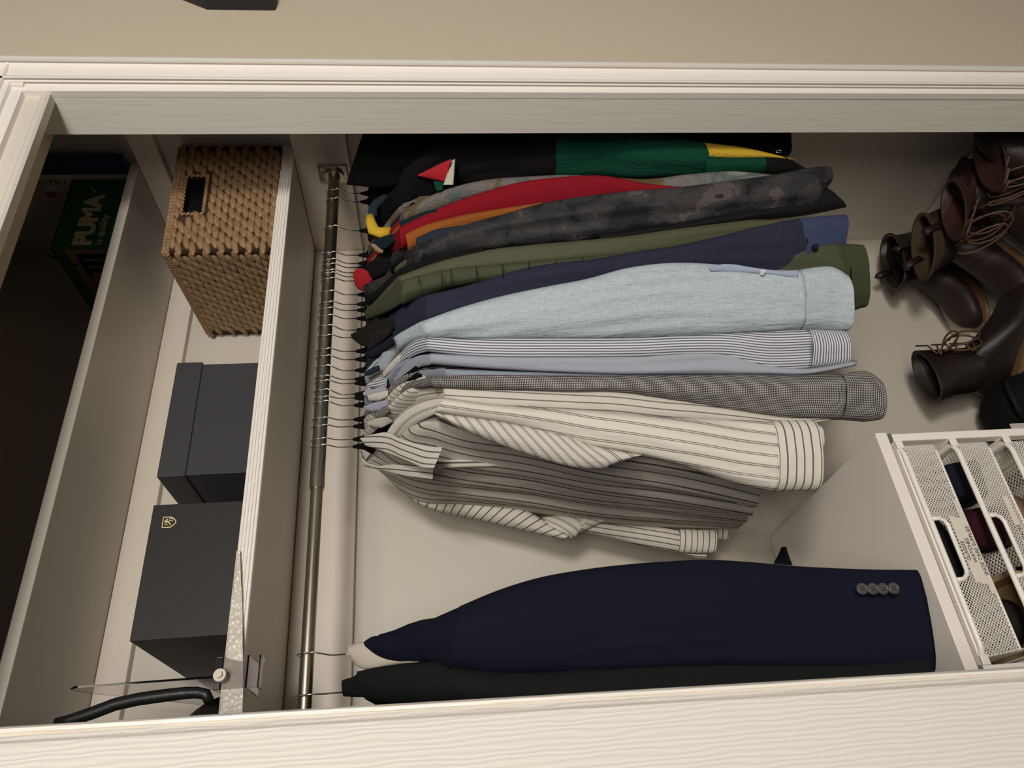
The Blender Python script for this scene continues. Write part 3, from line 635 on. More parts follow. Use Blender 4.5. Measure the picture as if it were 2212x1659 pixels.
g = garment('striped_shirt', 914, 'white shirt with brown grey stripes and plain white collar, behind the front striped shirt', 'shirt', 'hanger inside the plain collared striped shirt', 'wA',
    [mapz(a5, [(1130, 418), (1700, 440), (2212, 455)])+mapz(r2, [(400, 455), (900, 520), (1270, 590), (1500, 630), (1830, 640)]), mapz(a5, [(1140, 560), (1500, 590), (2212, 640)])+mapz(r2, [(700, 680), (1200, 690), (1740, 720), (1830, 665)])],
    [mapz(a5, [(745, 640), (830, 520), (900, 455), (980, 425), (1130, 418)]), mapz(a5, [(790, 670), (860, 640), (920, 580), (1000, 545), (1140, 520)])], (.985, .975), .02, seed=33, fold=.002,
    cuff=(mapz(r2, [(1700, 690), (1740, 685), (1785, 690)]), mapz(r2, [(1700, 890), (1745, 885), (1795, 865)]), 'wA_d'),
    collar=(mapz(a5, [(608, 670), (670, 645), (745, 632)]), mapz(a5, [(620, 695), (700, 712), (790, 668)]), 'white', 1.14, 1.08))
# one more striped shirt between: only its hem and cuff end show below
garment('striped_shirt', 942, 'striped shirt hidden behind the front striped shirt, only cuff edge showing', 'shirt', 'hanger beside the foremost striped shirt', 'wA', None, None, seed=34, near=.17, blen=.66,
    cuff=(mapz(r2, [(1650, 880), (1720, 884), (1768, 900)]), mapz(r2, [(1650, 1010), (1720, 1008), (1782, 985)]), 'wA_d'), Y=(.98, .975), th=.014)
# --- foremost striped shirt, turned to show its front
N = hanger(958, 'hanger inside the foremost striped shirt at the end of the packed row', tilt=-.1, wide=.12, farw=.10)
g = thing('striped_shirt', N, 'foremost white striped shirt showing its open collar, front and both sleeves', 'shirt')
def bs(pn, Yn, pf, Yf, t):
    a = atY(*pn, Yn); b = atY(*pf, Yf); b = Vector((b.x, b.y, (a.z+b.z)/2*.0+b.z)); d = b-a; nr = Vector((d.y, -d.x, 0)).normalized(); return (a, b, nr*t)
secs = [bs(a5(800, 745), 1.14, a5(600, 935), 1.25, .007), bs(a5(850, 735), 1.10, a5(700, 1000), 1.27, .013), bs(a5(940, 690), 1.06, a5(850, 1130), 1.30, .016),
        bs(a5(1060, 640), 1.03, a5(1010, 1215), 1.32, .018), bs(a5(1300, 700), 1.03, a5(1250, 1225), 1.33, .02), bs(a5(1700, 760), 1.03, a5(1700, 1262), 1.33, .022),
        bs(r2(250, 860), 1.03, r2(250, 1322), 1.33, .022), bs(r2(800, 950), 1.03, r2(700, 1360), 1.33, .02), bs(r2(1400, 1120), 1.04, r2(1225, 1375), 1.32, .016)]
loft('front', secs, M['wC'], g, n=90, m=64, fold=.005, seed=41, ex=.8, f0=13, opn=True)
tube2('shoulder', mapz(a5, [(745, 735), (800, 650), (880, 570), (1000, 515), (1138, 500)]), mapz(a5, [(850, 780), (900, 730), (960, 680), (1010, 650), (1075, 612)]), 1.12, .99, .018, M['wB'], g, n=6, m=36, fold=.003, seed=42, ex=.85, t0=.012)
tube2('sleeve', mapz(a5, [(1135, 500), (1500, 552), (2212, 592)])+mapz(r2, [(600, 628), (1130, 652), (1455, 662)]), mapz(a5, [(1072, 605), (1350, 645), (1700, 700), (2000, 800), (2212, 862)])+mapz(r2, [(400, 860), (850, 962), (1200, 1082), (1475, 1148)]),
      .975, .945, .03, M['wB'], g, n=10, m=60, fold=.0045, seed=43, ex=.8, gather=(.455, .0016))
tube2('cuff', mapz(r2, [(1452, 662), (1600, 657), (1742, 655)]), mapz(r2, [(1478, 1142), (1620, 1140), (1772, 1135)]), .943, .943, .03, M['wB_c'], g, n=4, m=44, fold=.001, opn=True, ex=.8)
tube2('sleeve_fold', mapz(a5, [(1070, 600), (1400, 640), (1900, 740), (2212, 850)])+mapz(r2, [(300, 840), (560, 890)]), mapz(a5, [(1066, 618), (1300, 742), (1700, 892), (2100, 1002), (2212, 988)])+mapz(r2, [(250, 985), (450, 950), (570, 900)]), .985, .965, .018, M['wD'], g, n=9, m=40, fold=.002, seed=44, ex=.8)
def collar_leaf(p, q, Y0, Y1, name='collar'): return tube2(name, p, q, Y0, Y1, .0035, M['wC_c'], g, n=7, m=28, fold=.0006, seed=45, ex=.6)
collar_leaf(mapz(a5, [(560, 778), (640, 755), (738, 735), (860, 792), (1000, 832), (1123, 840)]), mapz(a5, [(600, 830), (680, 855), (800, 900), (900, 940), (1000, 985), (1066, 985)]), 1.15, 1.04)
collar_leaf(mapz(a5, [(572, 950), (650, 972), (740, 962), (850, 952), (1000, 955), (1062, 968)]), mapz(a5, [(600, 975), (680, 992), (760, 1010), (880, 1040), (960, 1058), (1056, 1062)]), 1.23, 1.10)
tube2('neckband', mapz(a5, [(556, 880), (570, 930), (610, 965), (690, 975)]), mapz(a5, [(574, 862), (596, 915), (640, 945), (700, 955)]), 1.27, 1.24, .004, M['wC_c'], g, n=5, m=20, ex=.7)
tube2('yoke_lining', mapz(a5, [(640, 800), (760, 800), (900, 850), (1040, 960)]), mapz(a5, [(640, 900), (730, 950), (880, 948), (1040, 975)]), 1.235, 1.14, .004, M['wC_c'], g, n=6, m=24, ex=.8)
tube2('placket', mapz(a5, [(1075, 925), (1500, 925), (2212, 935)])+mapz(r2, [(500, 980), (1000, 1080)]), mapz(a5, [(1075, 985), (1500, 970), (2212, 985)])+mapz(r2, [(500, 1020), (1000, 1120)]), 1.115, 1.10, .004, M['wC'], g, n=8, m=24, fold=.001, ex=.7)
# far sleeve: hangs behind, bent once, rolled cuffs
tube2('far_shoulder', mapz(a5, [(745, 1010), (860, 1050), (960, 1130), (1010, 1200)]), mapz(a5, [(742, 1022), (790, 1090), (860, 1155), (960, 1232)]), 1.27, 1.325, .012, M['wF'], g, n=5, m=28, fold=.001, seed=46)
tube2('far_sleeve', mapz(a5, [(880, 1150), (1010, 1205), (1200, 1160), (1480, 1172), (1700, 1270), (1980, 1440)]), mapz(a5, [(960, 1232), (1100, 1285), (1300, 1320), (1600, 1390), (1800, 1440), (1945, 1474)]), 1.32, 1.315, .022, M['wE'], g, n=8, m=48, fold=.002, seed=47, ex=.8)
tube2('far_sleeve', mapz(a5, [(1800, 1320), (1950, 1296), (2212, 1290)])+mapz(r2, [(100, 1292), (340, 1335)]), mapz(a5, [(1905, 1440), (1960, 1474), (2060, 1445)])+mapz(r2, [(60, 1440), (190, 1420), (345, 1342)]), 1.315, 1.31, .02, M['wD'], g, n=7, m=40, fold=.002, seed=48, ex=.8)
tube2('far_sleeve', mapz(r2, [(100, 1330), (350, 1352), (600, 1368), (780, 1390), (845, 1408)]), mapz(r2, [(90, 1395), (230, 1430), (450, 1480), (650, 1530), (835, 1560)]), 1.33, 1.315, .018, M['wF'], g, n=7, m=40, fold=.002, seed=49, ex=.8)
tube2('far_cuff', mapz(r2, [(838, 1400), (960, 1402), (1090, 1405)]), mapz(r2, [(832, 1558), (950, 1568), (1080, 1562)]), 1.31, 1.308, .014, M['wA_d'], g, n=4, m=36, fold=.0006, opn=True, ex=.8)
tube2('far_cuff', mapz(r2, [(970, 1372), (1080, 1375), (1175, 1376)]), mapz(r2, [(985, 1470), (1090, 1470), (1172, 1475)]), 1.345, 1.345, .01, M['wA_d'], g, n=4, m=28, fold=.0006, opn=True, ex=.8)
tube2('cuff_tab', mapz(r2, [(860, 1560), (960, 1570), (1030, 1572)]), mapz(r2, [(880, 1575), (960, 1598), (1022, 1600)]), 1.325, 1.325, .004, M['wC_c'], g, n=4, m=20)
# --- suit jacket and black jacket near the door
N = hanger(1410, 'broad white hanger whose shoulder shows beside the navy suit collar', mat='whitecloth', wide=.09)
hh = [o for o in COL.objects if o.name.startswith('clothes_hanger')][-1]
tube2('shoulder_pad', mapz(a6, [(483, 775), (520, 755), (600, 745), (700, 800), (900, 875), (1000, 880)]), mapz(a6, [(488, 850), (560, 932), (640, 935), (800, 905), (960, 890), (1010, 884)]), 1.17, 1.06, .012, M['whitecloth'], hh, n=7, m=28)
g = thing('suit_jacket', N, 'navy suit jacket hanging alone on a broad white hanger', 'suit jacket')
body(g, N-ZV*.012+YV*.01, M['suit'], .15, .2, .74, .022, seed=51, fold=.002)
tube2('hem_corner', mapz(a7, [(505, 262), (545, 190), (570, 150)]), mapz(a7, [(630, 275), (605, 215), (574, 152)]), 1.36, 1.38, .012, M['suit'], g, n=4, m=20)
tube2('collar', mapz(a6, [(590, 745), (650, 708), (790, 703), (900, 720)]), mapz(a6, [(600, 780), (700, 860), (850, 885), (1000, 880)]), 1.13, 1.05, .012, M['suit'], g, n=6, m=32)
tube2('shoulder', mapz(a6, [(790, 712), (930, 652), (1100, 570), (1262, 500)]), mapz(a6, [(900, 880), (1000, 880), (1080, 890), (1180, 925)]), 1.09, .99, .028, M['suit'], g, n=6, m=44, fold=.0008, t0=.02)
tube2('sleeve', mapz(a6, [(1240, 505), (1350, 450), (1600, 360), (1850, 290), (2212, 235)])+[(1400, 1215), (1500, 1210), (1560, 1209), (1700, 1222), (1850, 1230), (1978, 1231)], mapz(a6, [(1160, 920), (1250, 960), (1500, 968), (1800, 972), (2212, 960)])+[(1500, 1448), (1700, 1452), (1850, 1456), (2016, 1452)],
      .985, .95, .045, M['suit'], g, n=12, m=64, fold=.0015, seed=52, ex=.85, opn=True, t1=.014)
for i, (u, v) in enumerate(((1863, 1272), (1886, 1272), (1908, 1272), (1931, 1271))):
    d = ray(u, v); c = atY(u, v, .908-.0008*i); nrm = Vector((-.25, -1, 0)).normalized()
    mb = MB(); mb.cyl(c, c-nrm*.0035, .0072, 22); mb.tube([c+nrm*.0001+Vector((.0060*math.cos(a), 0, .0060*math.sin(a))) for a in [2*math.pi*k/18 for k in range(18)]], .0009, 6, True)
    bt = mb.build('button', M['button'], g); smooth_by_angle(bt)
    mb = MB()
    for sx in (-.0016, .0016):
        for sz in (-.0016, .0016): mb.cyl(c+Vector((sx, -.0012, sz)), c+Vector((sx, .001, sz)), .0008, 6)
    mb.build('button_hole', M['ink'], bt)
N = hanger(1493, 'hanger inside the black jacket partly behind the door')
g = thing('suit_jacket', N, 'black tailored jacket half hidden behind the white door edge', 'suit jacket')
body(g, N-ZV*.012, M['suitdark'], .15, .2, .74, .022, seed=53, fold=.002)
tube2('collar', mapz(a6, [(440, 1010), (480, 995), (520, 985), (560, 945)]), mapz(a6, [(450, 1120), (540, 1125), (600, 1125), (640, 1130)]), 1.17, 1.11, .014, M['suitdark'], g, n=5, m=32)
tube2('shoulder', mapz(a6, [(540, 950), (640, 925), (800, 905), (1060, 880), (1200, 910)]), mapz(a6, [(600, 1125), (700, 1155), (860, 1168), (1100, 1175), (1250, 1185)]), 1.11, 1.02, .028, M['suitdark'], g, n=6, m=40, t0=.018)
tube2('sleeve', mapz(a6, [(1180, 900), (1400, 940), (1800, 940), (2212, 900)])+[(1500, 1420), (1800, 1420), (1975, 1400)], mapz(a6, [(1230, 1190), (1600, 1230), (2212, 1250)])+[(1500, 1540), (1800, 1545), (1985, 1540)], 1.0, .985, .04, M['suitdark'], g, n=8, m=48, fold=.001, opn=True)
# ------------------------------------------------------------------ lower shelf things
ST = ZS+.0195
# woven basket
B0 = (atY(350, 548, 1.152).x, 1.152); B1 = (1.318, 1.128)
ex = Vector((B1[0]-B0[0], B1[1]-B0[1], 0)); BWd = ex.length; ex.normalize(); ey = Vector((-ex.y, ex.x, 0)); BD, BH = .308, .21
BO = Vector((B0[0], B0[1], ST))
bk = thing('wicker_basket', BO+ex*BWd/2+ey*BD/2, 'deep brown woven basket with a cut handle hole on the lower shelf', 'basket')
def bp(a, b, h): return BO+ex*a+ey*b+ZV*h
def shell():
    mb = MB(); w = .008
    for (a0, b0, a1, b1) in ((0, 0, BWd, w), (0, BD-w, BWd, BD), (0, 0, w, BD), (BWd-w, 0, BWd, BD)):
        q = [(a0, b0), (a1, b0), (a1, b1), (a0, b1)]
        for (h0, h1) in ((.001, BH-.01),):
            if b0 == 0 and b1 == w:   # front wall with the handle hole
                for (x0, x1, z0, z1) in ((0, HX0, 0.001, BH-.01), (HX1, BWd, .001, BH-.01), (HX0, HX1, .001, HZ0), (HX0, HX1, HZ1, BH-.01)):
                    mb.add([bp(x, b, z) for z in (z0, z1) for x, b in ((x0, b0), (x1, b0), (x1, b1), (x0, b1))], [(0,3,2,1),(4,5,6,7),(0,1,5,4),(1,2,6,5),(2,3,7,6),(3,0,4,7)])
            else:
                mb.add([bp(x, b, z) for z in (h0, h1) for x, b in q], [(0,3,2,1),(4,5,6,7),(0,1,5,4),(1,2,6,5),(2,3,7,6),(3,0,4,7)])
    mb.add([bp(x, b, z) for z in (.001, .008) for x, b in ((0, 0), (BWd, 0), (BWd, BD), (0, BD))], [(0,3,2,1),(4,5,6,7),(0,1,5,4),(1,2,6,5),(2,3,7,6),(3,0,4,7)])
    return mb
HX0, HX1, HZ0, HZ1 = BWd*.34, BWd*.70, BH-.066, BH-.022
shell().build('frame', M['weave_dark'], bk)
mb = MB()
def stitches(P, W_, H_, hole=None):
    rows = int(H_/.0135)
    for r_ in range(rows):
        n_ = int(W_/.025)
        for k in range(n_+1):
            x = (k+(.5 if r_ % 2 else 0))*.025+R.uniform(-.002, .002); z = .008+r_*.0135
            if x > W_-.010 or x < .006 or z > H_-.012: continue
            if hole and hole[0]-.006 < x < hole[1]+.006 and hole[2]-.004 < z < hole[3]+.004: continue
            c, e1, e2, nn = P(x, z); tl = R.uniform(.12, .34)
            a = (e1*math.cos(tl)+e2*math.sin(tl))*R.uniform(.0155, .019); b = (e2*math.cos(tl)-e1*math.sin(tl))*R.uniform(.0076, .0090)
            mb.ell(c, a, b, nn*R.uniform(.0045, .0065), 6, 6, 1.1)
stitches(lambda x, z: (bp(x, -.001, z), ex, ZV, -ey), BWd, BH, (HX0, HX1, HZ0, HZ1))
stitches(lambda x, z: (bp(-.001, x, z), ey, -ZV, -ex), BD, BH)
stitches(lambda x, z: (bp(x, BD+.0, z), ex, ZV, ey), BWd, BH)
stitches(lambda x, z: (bp(BWd-.002, x, z), ey, ZV, ex), BD, BH)
o = mb.build('weave', M['weave'], bk, True); o['kind'] = 'stuff'
mb = MB()
def rope(pts, r, tw=.012):
    """two-strand rope of short beads"""
    L = 0
    for i in range(len(pts)-1):
        a, b = pts[i], pts[i+1]; d = (b-a); n_ = max(1, int(d.length/.0085)); t = d.normalized(); s1 = t.cross(ZV); s1 = s1.normalized() if s1.length > .1 else ex
        s2 = t.cross(s1)
        for k in range(n_):
            c = a+d*(k+.5)/n_; mb.ell(c, (t*.0062+s2*.003), s2*r*.9, s1*r, 6, 4)
for h, off in ((BH-.008, .003), (BH, -.001)):
    c4 = [bp(-off, -off, h), bp(BWd+off-.003, -off, h), bp(BWd+off-.003, BD+off, h), bp(-off, BD+off, h)]; rope(c4+[c4[0]], .0056)
hh = [bp(HX0, -.003, HZ0), bp(HX1, -.003, HZ0), bp(HX1, -.003, HZ1), bp(HX0, -.003, HZ1)]; rope(hh+[hh[0]], .0042)
mb.build('rim', M['weave'], bk, True)
g = thing('cloth_bundle', (B0[0]+.15, 1.3, ST+.009), 'black filler added to darken the woven basket behind its handle hole', 'cloth')  # dark filler added as shade inside the basket, blackens the handle hole
C0 = bp(BWd/2, BD/2, .009); secs = []
for z, w, t_ in ((0, .7, .7), (.02, .95, .95), (.10, 1, 1), (.19, .97, .97), (.203, .8, .8)):
    cc = C0+ZV*z; secs.append((cc-ex*w*(BWd/2-.012), cc+ex*w*(BWd/2-.012), ey*t_*(BD/2-.014)))
loft('cloth', secs, M['velvet'], g, n=20, m=40, fold=.002, seed=90, ex=.45)
# slate box with lid
x0 = atY(348, 1030, 1.16).x; x1 = atY(390, 783, 1.16).x; zt = ST+.149
b = thing('storage_box', ((x0+x1)/2, 1.3, ST), 'slate grey cardboard box with a slip lid beside the basket', 'box')
MB().bbox((x0+.003, 1.164, ST), (x1-.003, 1.452, zt-.01), .001).build('box_base', M['slate_box'], b)
MB().bbox((x0, 1.160, zt-.043), (x1, 1.455, zt+.002), .0018).build('lid', M['slate_box'], b)
# black boot box with gold crest
x0 = atY(281, 1385, 1.155).x; x1 = atY(338, 1090, 1.155).x; zt = ST+.146
b = thing('boot_box', ((x0+x1)/2, 1.3, ST), 'black carton with a small gold shield crest on its front', 'box')
MB().bbox((x0, 1.156, ST), (x1, 1.450, zt), .0012).build('carton', M['black_box'], b)
mb = MB()
for k in range(3): mb.bbox((x1-.002+.001*k, 1.17+.01*k, zt+.0005+.0012*k), (x1+.003, 1.25, zt+.0014+.0012*k), .0003)
mb.build('torn_flap', M['tan_box'], b)
P = lambda x, y: (349+0, 0)
def em(u, v): p = atY(330+u/27.66, 1100+v/27.65, 1.1555); return p
def stroke(mb, pts, r=.0005, closed=False): mb.tube([Vector((p.x, 1.1555, p.z)) for p in [em(*q) for q in pts]], r, 6, closed)
mb = MB()
stroke(mb, [(650, 475), (1100, 475), (1180, 495), (1270, 560), (1340, 640), (1380, 710), (1395, 760), (1330, 850), (1230, 950), (1100, 1040), (1040, 1068), (960, 1082), (550, 1090), (600, 780)], .0008, True)
stroke(mb, [(710, 740), (780, 665), (850, 615), (920, 580)], .0008); stroke(mb, [(830, 650), (1090, 945)], .0008)
mb.build('crest', M['gold'], b, True)
for s_, q in (('19', (900, 985)), ('22', (1170, 755))):
    p = em(*q); text(s_, .0078, (p.x, 1.1556, p.z), XV, ZV, M['gold'], b, 'crest_number', .0002, .0)
# clear acrylic divider with bracket, textured liner, dark bag with handle
yd = 1.15
p0 = atY(152, 1463, 1.15); xdv = atY(400, 1467, 1.15).x
dv = thing('shelf_divider', (xdv, 1.2, ST), 'clear acrylic shelf divider standing on edge near the door', 'divider')
zt = p0.z
pts = [(1.15, ST), (1.15, zt-.01), (1.158, zt), (1.18, zt-.004), (1.40, ST+.05), (1.42, ST)]
n = len(pts); mk('panel', [(xdv-.0015, y, z) for y, z in pts]+[(xdv+.0015, y, z) for y, z in pts], [tuple(range(n)), tuple(range(n, 2*n))[::-1]]+[((i+1) % n, i, n+i, n+(i+1) % n) for i in range(n)], M['acrylic'], dv)
pc = atY(505, 1470, 1.13); br = MB()
br.bbox((xdv-.022, 1.128, ZS-.03), (xdv+.022, 1.131, ST+.012), .0008); br.bbox((xdv-.022, 1.128, ZS-.014), (xdv+.022, 1.20, ZS-.011), .0008); br.bbox((xdv-.022, 1.128, ZS-.03), (xdv+.022, 1.15, ZS-.027), .0008)
br.bbox((xdv-.022, 1.128, ST+.001), (xdv+.022, 1.17, ST+.004), .0008)
br.build('clamp', M['acrylic'], dv)
c = atY(478, 1461, 1.12); mb = MB(); mb.cyl(c, (c.x, 1.128, c.z), .0075, 20); mb.cyl((c.x, 1.11, c.z), c, .0085, 20); mb.cyl((c.x, 1.105, c.z), (c.x, 1.11, c.z), .0045, 14); smooth_by_angle(mb.build('thumb_screw', M['whitecloth'], dv))
# textured liner hanging over the shelf edge
secs = []; 
xa, xb = atY(468, 1560, 1.13).x-.12, atY(510, 1190, 1.13).x
v = []; f = []; nn_ = 40
for i in range(nn_+1):
    t = i/nn_; x = xa+(xb-xa)*t; drop = .034*(1-t**1.6); w = .0012*math.sin(t*23)
    for (y, z) in ((1.30, ST+.0012), (1.13, ST+.0012), (1.1285-w, ST-.002), (1.128-w*1.5, ST-.004-drop), (1.1298-w*1.5, ST-.004-drop), (1.1303-w, ST-.002), (1.1318, ST-.0002), (1.30, ST-.0000)): v.append((x, y, z))
for i in range(nn_):
    for k in range(8): f.append((i*8+k, i*8+(k+1) % 8, (i+1)*8+(k+1) % 8, (i+1)*8+k))
f += [tuple(range(8))[::-1], tuple(nn_*8+k for k in range(8))]
tag(mk('shelf_liner', v, f, M['liner']), 'embossed off-white liner lapping over the lower shelf edge near the door', 'shelf liner')
x0 = atY(400, 1560, 1.17).x-.1
bg = thing('handbag', (x0, 1.28, ST), 'black bag with a thick curved handle behind the acrylic divider', 'bag')
secs = []
for z, w, t in ((.006, .10, .08), (.03, .115, .085), (.07, .10, .07), (.11, .06, .04), (.125, .03, .015)):
    c = Vector((x0+.035, 1.29, ST+z)); secs.append((c-XV*w, c+XV*w, YV*t))
loft('bag_body', secs, M['black_box'], bg, n=24, m=36, fold=.006, ex=.7, f0=15)
hp = [atY(u, v, 1.17) for u, v in ((452, 1515), (445, 1500), (425, 1496), (400, 1497), (350, 1503), (300, 1510), (250, 1521), (200, 1540), (150, 1556), (120, 1562))]
MB().tube(hp, [.007, .008, .008, .0085, .009, .009, .009, .009, .008, .007], 12).build('handle', M['blkplastic'], bg, True)
# ------------------------------------------------------------------ upper shelf things
SU = ZU+.0195
px0 = atY(109, 537, 1.205).x; px1 = atY(144, 388, 1.205).x; zt = atY(109, 537, 1.205).z
pb = thing('shoe_carton', ((px0+px1)/2, 1.3, SU), 'green and tan shoe carton on the upper shelf', 'box')
MB().bbox((px0+.002, 1.207, SU), (px1-.002, 1.462, zt-.004), .0015).build('carton_base', M['tan_box'], pb)
ld = MB(); zl = atY(238, 536, 1.205).z
ld.bbox((px0, 1.205, zl), (px1, 1.209, zt), .001); ld.bbox((px0, 1.205, zt-.004), (px1, 1.464, zt), .001); ld.bbox((px0, 1.209, zt-.022), (px0+.003, 1.464, zt), .001); ld.bbox((px1-.003, 1.205, zt-.034), (px1, 1.464, zt), .001)
ld.build('lid', M['green_box'], pb)
W_ = px1-px0; H_ = zt-zl
o = Vector((px0+W_*.06, 1.2046, zl+H_*.30))
text('PUMA', .068, o, XV, ZV, M['cream_print'], pb, 'lettering', .0003, .0035, 1.0)
lt = [c for c in pb.children if c.name.startswith('lettering')][0]
def fit(ob, o, w, h):
    xs = [v.co.x for v in ob.data.vertices]; zs = [v.co.z for v in ob.data.vertices]; O = ORG[ob.parent.name]
    for v in ob.data.vertices:
        v.co.x = (v.co.x-min(xs))/(max(xs)-min(xs))*w+o[0]-O[0]; v.co.z = (v.co.z-min(zs))/(max(zs)-min(zs))*h+o[2]-O[2]
def pk(x, y): return atY(60+x/4.88, 320+y/4.88, 1.2046)
a = pk(670, 1020); c = pk(535, 485); fit(lt, (a.x, 0, a.z), c.x-a.x, (pk(460, 1020).z-a.z))
t2 = text('is quality', .03, a, XV, ZV, M['cream_print'], pb, 'lettering', .0003, .0004)
a = pk(790, 1015); c = pk(810, 700); fit(t2, (a.x, 0, pk(845, 860).z), c.x-a.x, pk(720, 860).z-pk(800, 860).z+.006)
def cat(o, s, right, up, mat):
    pts = [(0, 0), (.12, .04), (.25, .10), (.45, .22), (.62, .36), (.78, .52), (.92, .64), (1.05, .62), (1.0, .54), (.9, .50), (.82, .40), (.9, .22), (.98, .1), (.93, .08), (.82, .2), (.70, .28), (.55, .12), (.42, -.02), (.34, -.12), (.26, -.28), (.36, -.36), (.28, -.40), (.16, -.28), (.12, -.12), (.0, -.08), (-.2, .06), (-.3, .2), (-.34, .16), (-.22, .0), (-.08, -.1)]
    return poly_plate('print', [(x*s, y*s) for x, y in pts], o, right, up, mat, pb)
cat(pk(690, 470), .018, XV, ZV, M['cream_print'])
cat(Vector((px0+.0015, 1.27, SU+.11)), .05, -YV, ZV, M['dkgreen'])
mb = MB()
def side(y0, y1, z0, z1): mb.box((px0+.0012, y0, z0), (px0+.0021, y1, z1))
for k in range(3): side(1.225+k*.022, 1.239+k*.022, SU+.015, SU+.085)
side(1.225, 1.30, SU+.076, SU+.085)
mb.build('print', M['dkgreen'], pb)
# flat covers leaning on the right wall behind the carton
xf = 1.308
y0, y1 = atX(200, 336, xf).y, atX(200, 378, xf).y
cb = thing('book_cover', (xf+.01, (y0+y1)/2, SU), 'dark blue slim box with handwritten capitals against the right wall', 'box')
MB().bbox((xf, y0, SU), (XW-.0202, y1-.001, 2.36), .001).build('cover', M['blue_box'], cb)
p = atX(101, 356, xf); text('NNIE', .026, (xf-.0002, p.y, p.z), -ZV, -YV, M['ink'], cb, 'lettering', .0002, 0, 1.45)
wb = thing('book_cover', (xf+.01, 1.32, SU), 'white slim box with handwritten name and red heart behind the green carton', 'box')
MB().bbox((xf+.001, y1, SU), (XW-.0202, 1.455, 2.34), .001).build('cover', M['white_cover'], wb)
p = atX(76, 399, xf+.001); text('AVERY', .019, (xf+.0008, p.y, p.z), -ZV, -YV, M['ink'], wb, 'lettering', .0002, 0, 1.25)
p = atX(112, 420, xf+.001)
hp = [(math.sin(t)**3*.012, (13*math.cos(t)-5*math.cos(2*t)-2*math.cos(3*t)-math.cos(4*t))/16*.012) for t in [2*math.pi*k/24 for k in range(24)]]
poly_plate('heart', hp, (xf+.0008, p.y, p.z), -ZV, -YV, M['red_print'], wb)
# ------------------------------------------------------------------ black wall bracket at the casing side
q = [atY(u, v, .85) for u, v in ((412, -4), (447, 21), (596, 24), (604, 18), (601, -4))]
z0, z1 = q[2].z, q[0].z; xw = q[1].x
hk = thing('wall_hook', (xw+.05, .85, z0), 'black moulded bracket on the wall right of the casing', 'bracket')
sec = [(z1+.01, .03), (q[1].z, 0), (q[2].z+.004, -.0008), (q[3].z, .003), (q[4].z-.001, .03)]
v = []; 
for y in (.812, .850):
    k = .004 if y == .812 else 0
    v += [(xw+k+.0, y, q[1].z-k), (xw+k, y, q[2].z+.005), (xw+.003+k, y, q[2].z), (xw+.12, y, q[2].z+.012), (xw+.12, y, z1+.03), (xw+.032, y, z1+.018)]
mk('plate', v, [tuple(range(6))[::-1], tuple(range(6, 12))]+[(i, (i+1) % 6, 6+(i+1) % 6, 6+i) for i in range(6)], M['blkplastic'], hk)
mb = MB()
for zz in (q[1].z-.035, q[1].z-.068): c = Vector((xw+.018, .8118, zz)); mb.tube([c+Vector((.004*math.cos(a), -.0002, .004*math.sin(a))) for a in [2*math.pi*k/12 for k in range(12)]], .0009, 6, True)
mb.build('raised_ring', M['blkplastic'], hk, True)
# ------------------------------------------------------------------ drawer unit
YF = 1.0
pT = atY(1890, 935, YF); UX1 = pT.x; UZ = pT.z; UX0 = atY(2105, 1462, YF).x; UW = UX1-UX0; UB = 1.44
du = thing('drawer_unit', ((UX0+UX1)/2, 1.22, 0), 'white metal frame drawer unit with mesh drawers under a white top board', 'drawer unit')
tb = 1.68 and .019
MB().bbox((UX0, YF, UZ-tb), (UX1, UB+.02, UZ), .0012).build('top_board', M['lam'], du)
mb = MB()
for y in (YF+.004, UB-.02):
    MB().bbox((UX1-.014, y, .002), (UX1-.001, y+.018, UZ-tb-.009), .0015).build('upright', M['white_enamel'], du); MB().bbox((UX0+.001, y, .002), (UX0+.014, y+.018, UZ-tb-.009), .0015).build('upright', M['white_enamel'], du)
mb = MB()
for x in (UX1-.014, UX0+.001):
    for y in (YF+.004, UB-.02): MB().bbox((x, y-.001, UZ-tb-.009), (x+.013, y+.019, UZ-tb), .0005).build('corner_joint', M['dkgrey'], du)
zr = [UZ-.042-.0905*k for k in range(8)]
for k, z in enumerate(zr):
    if k > 4: break
    for x, s in ((UX1-.014, -1), (UX0+.014, 1)):
        mb = MB(); a, b_ = sorted((x, x+s*.013)); 
        mb.bbox((a, YF+.006, z), (b_, UB-.01, z+.0018), .0004); mb.bbox((a, YF+.004, z), (a+.0018, UB-.01, z+.012), .0004); mb.bbox((b_-.0018, YF+.004, z), (b_, UB-.01, z+.012), .0004)
        mb.bbox((a, YF+.002, z+.001), (b_, YF+.006, z+.0125), .0015)
        mb.build('runner', M['white_enamel'], du)
mb = MB()
for z in (.05, UZ-tb-.012):
    for y in (YF+.008, UB-.014): MB().bbox((UX0+.013, y, z-.006), (UX1-.013, y+.010, z), .001).build('crossbar', M['white_enamel'], du)
for x in (UX1-.013, UX0+.002):
    MB().bbox((x, YF+.02, .05), (x+.011, UB-.018, .06), .001).build('crossbar', M['white_enamel'], du)
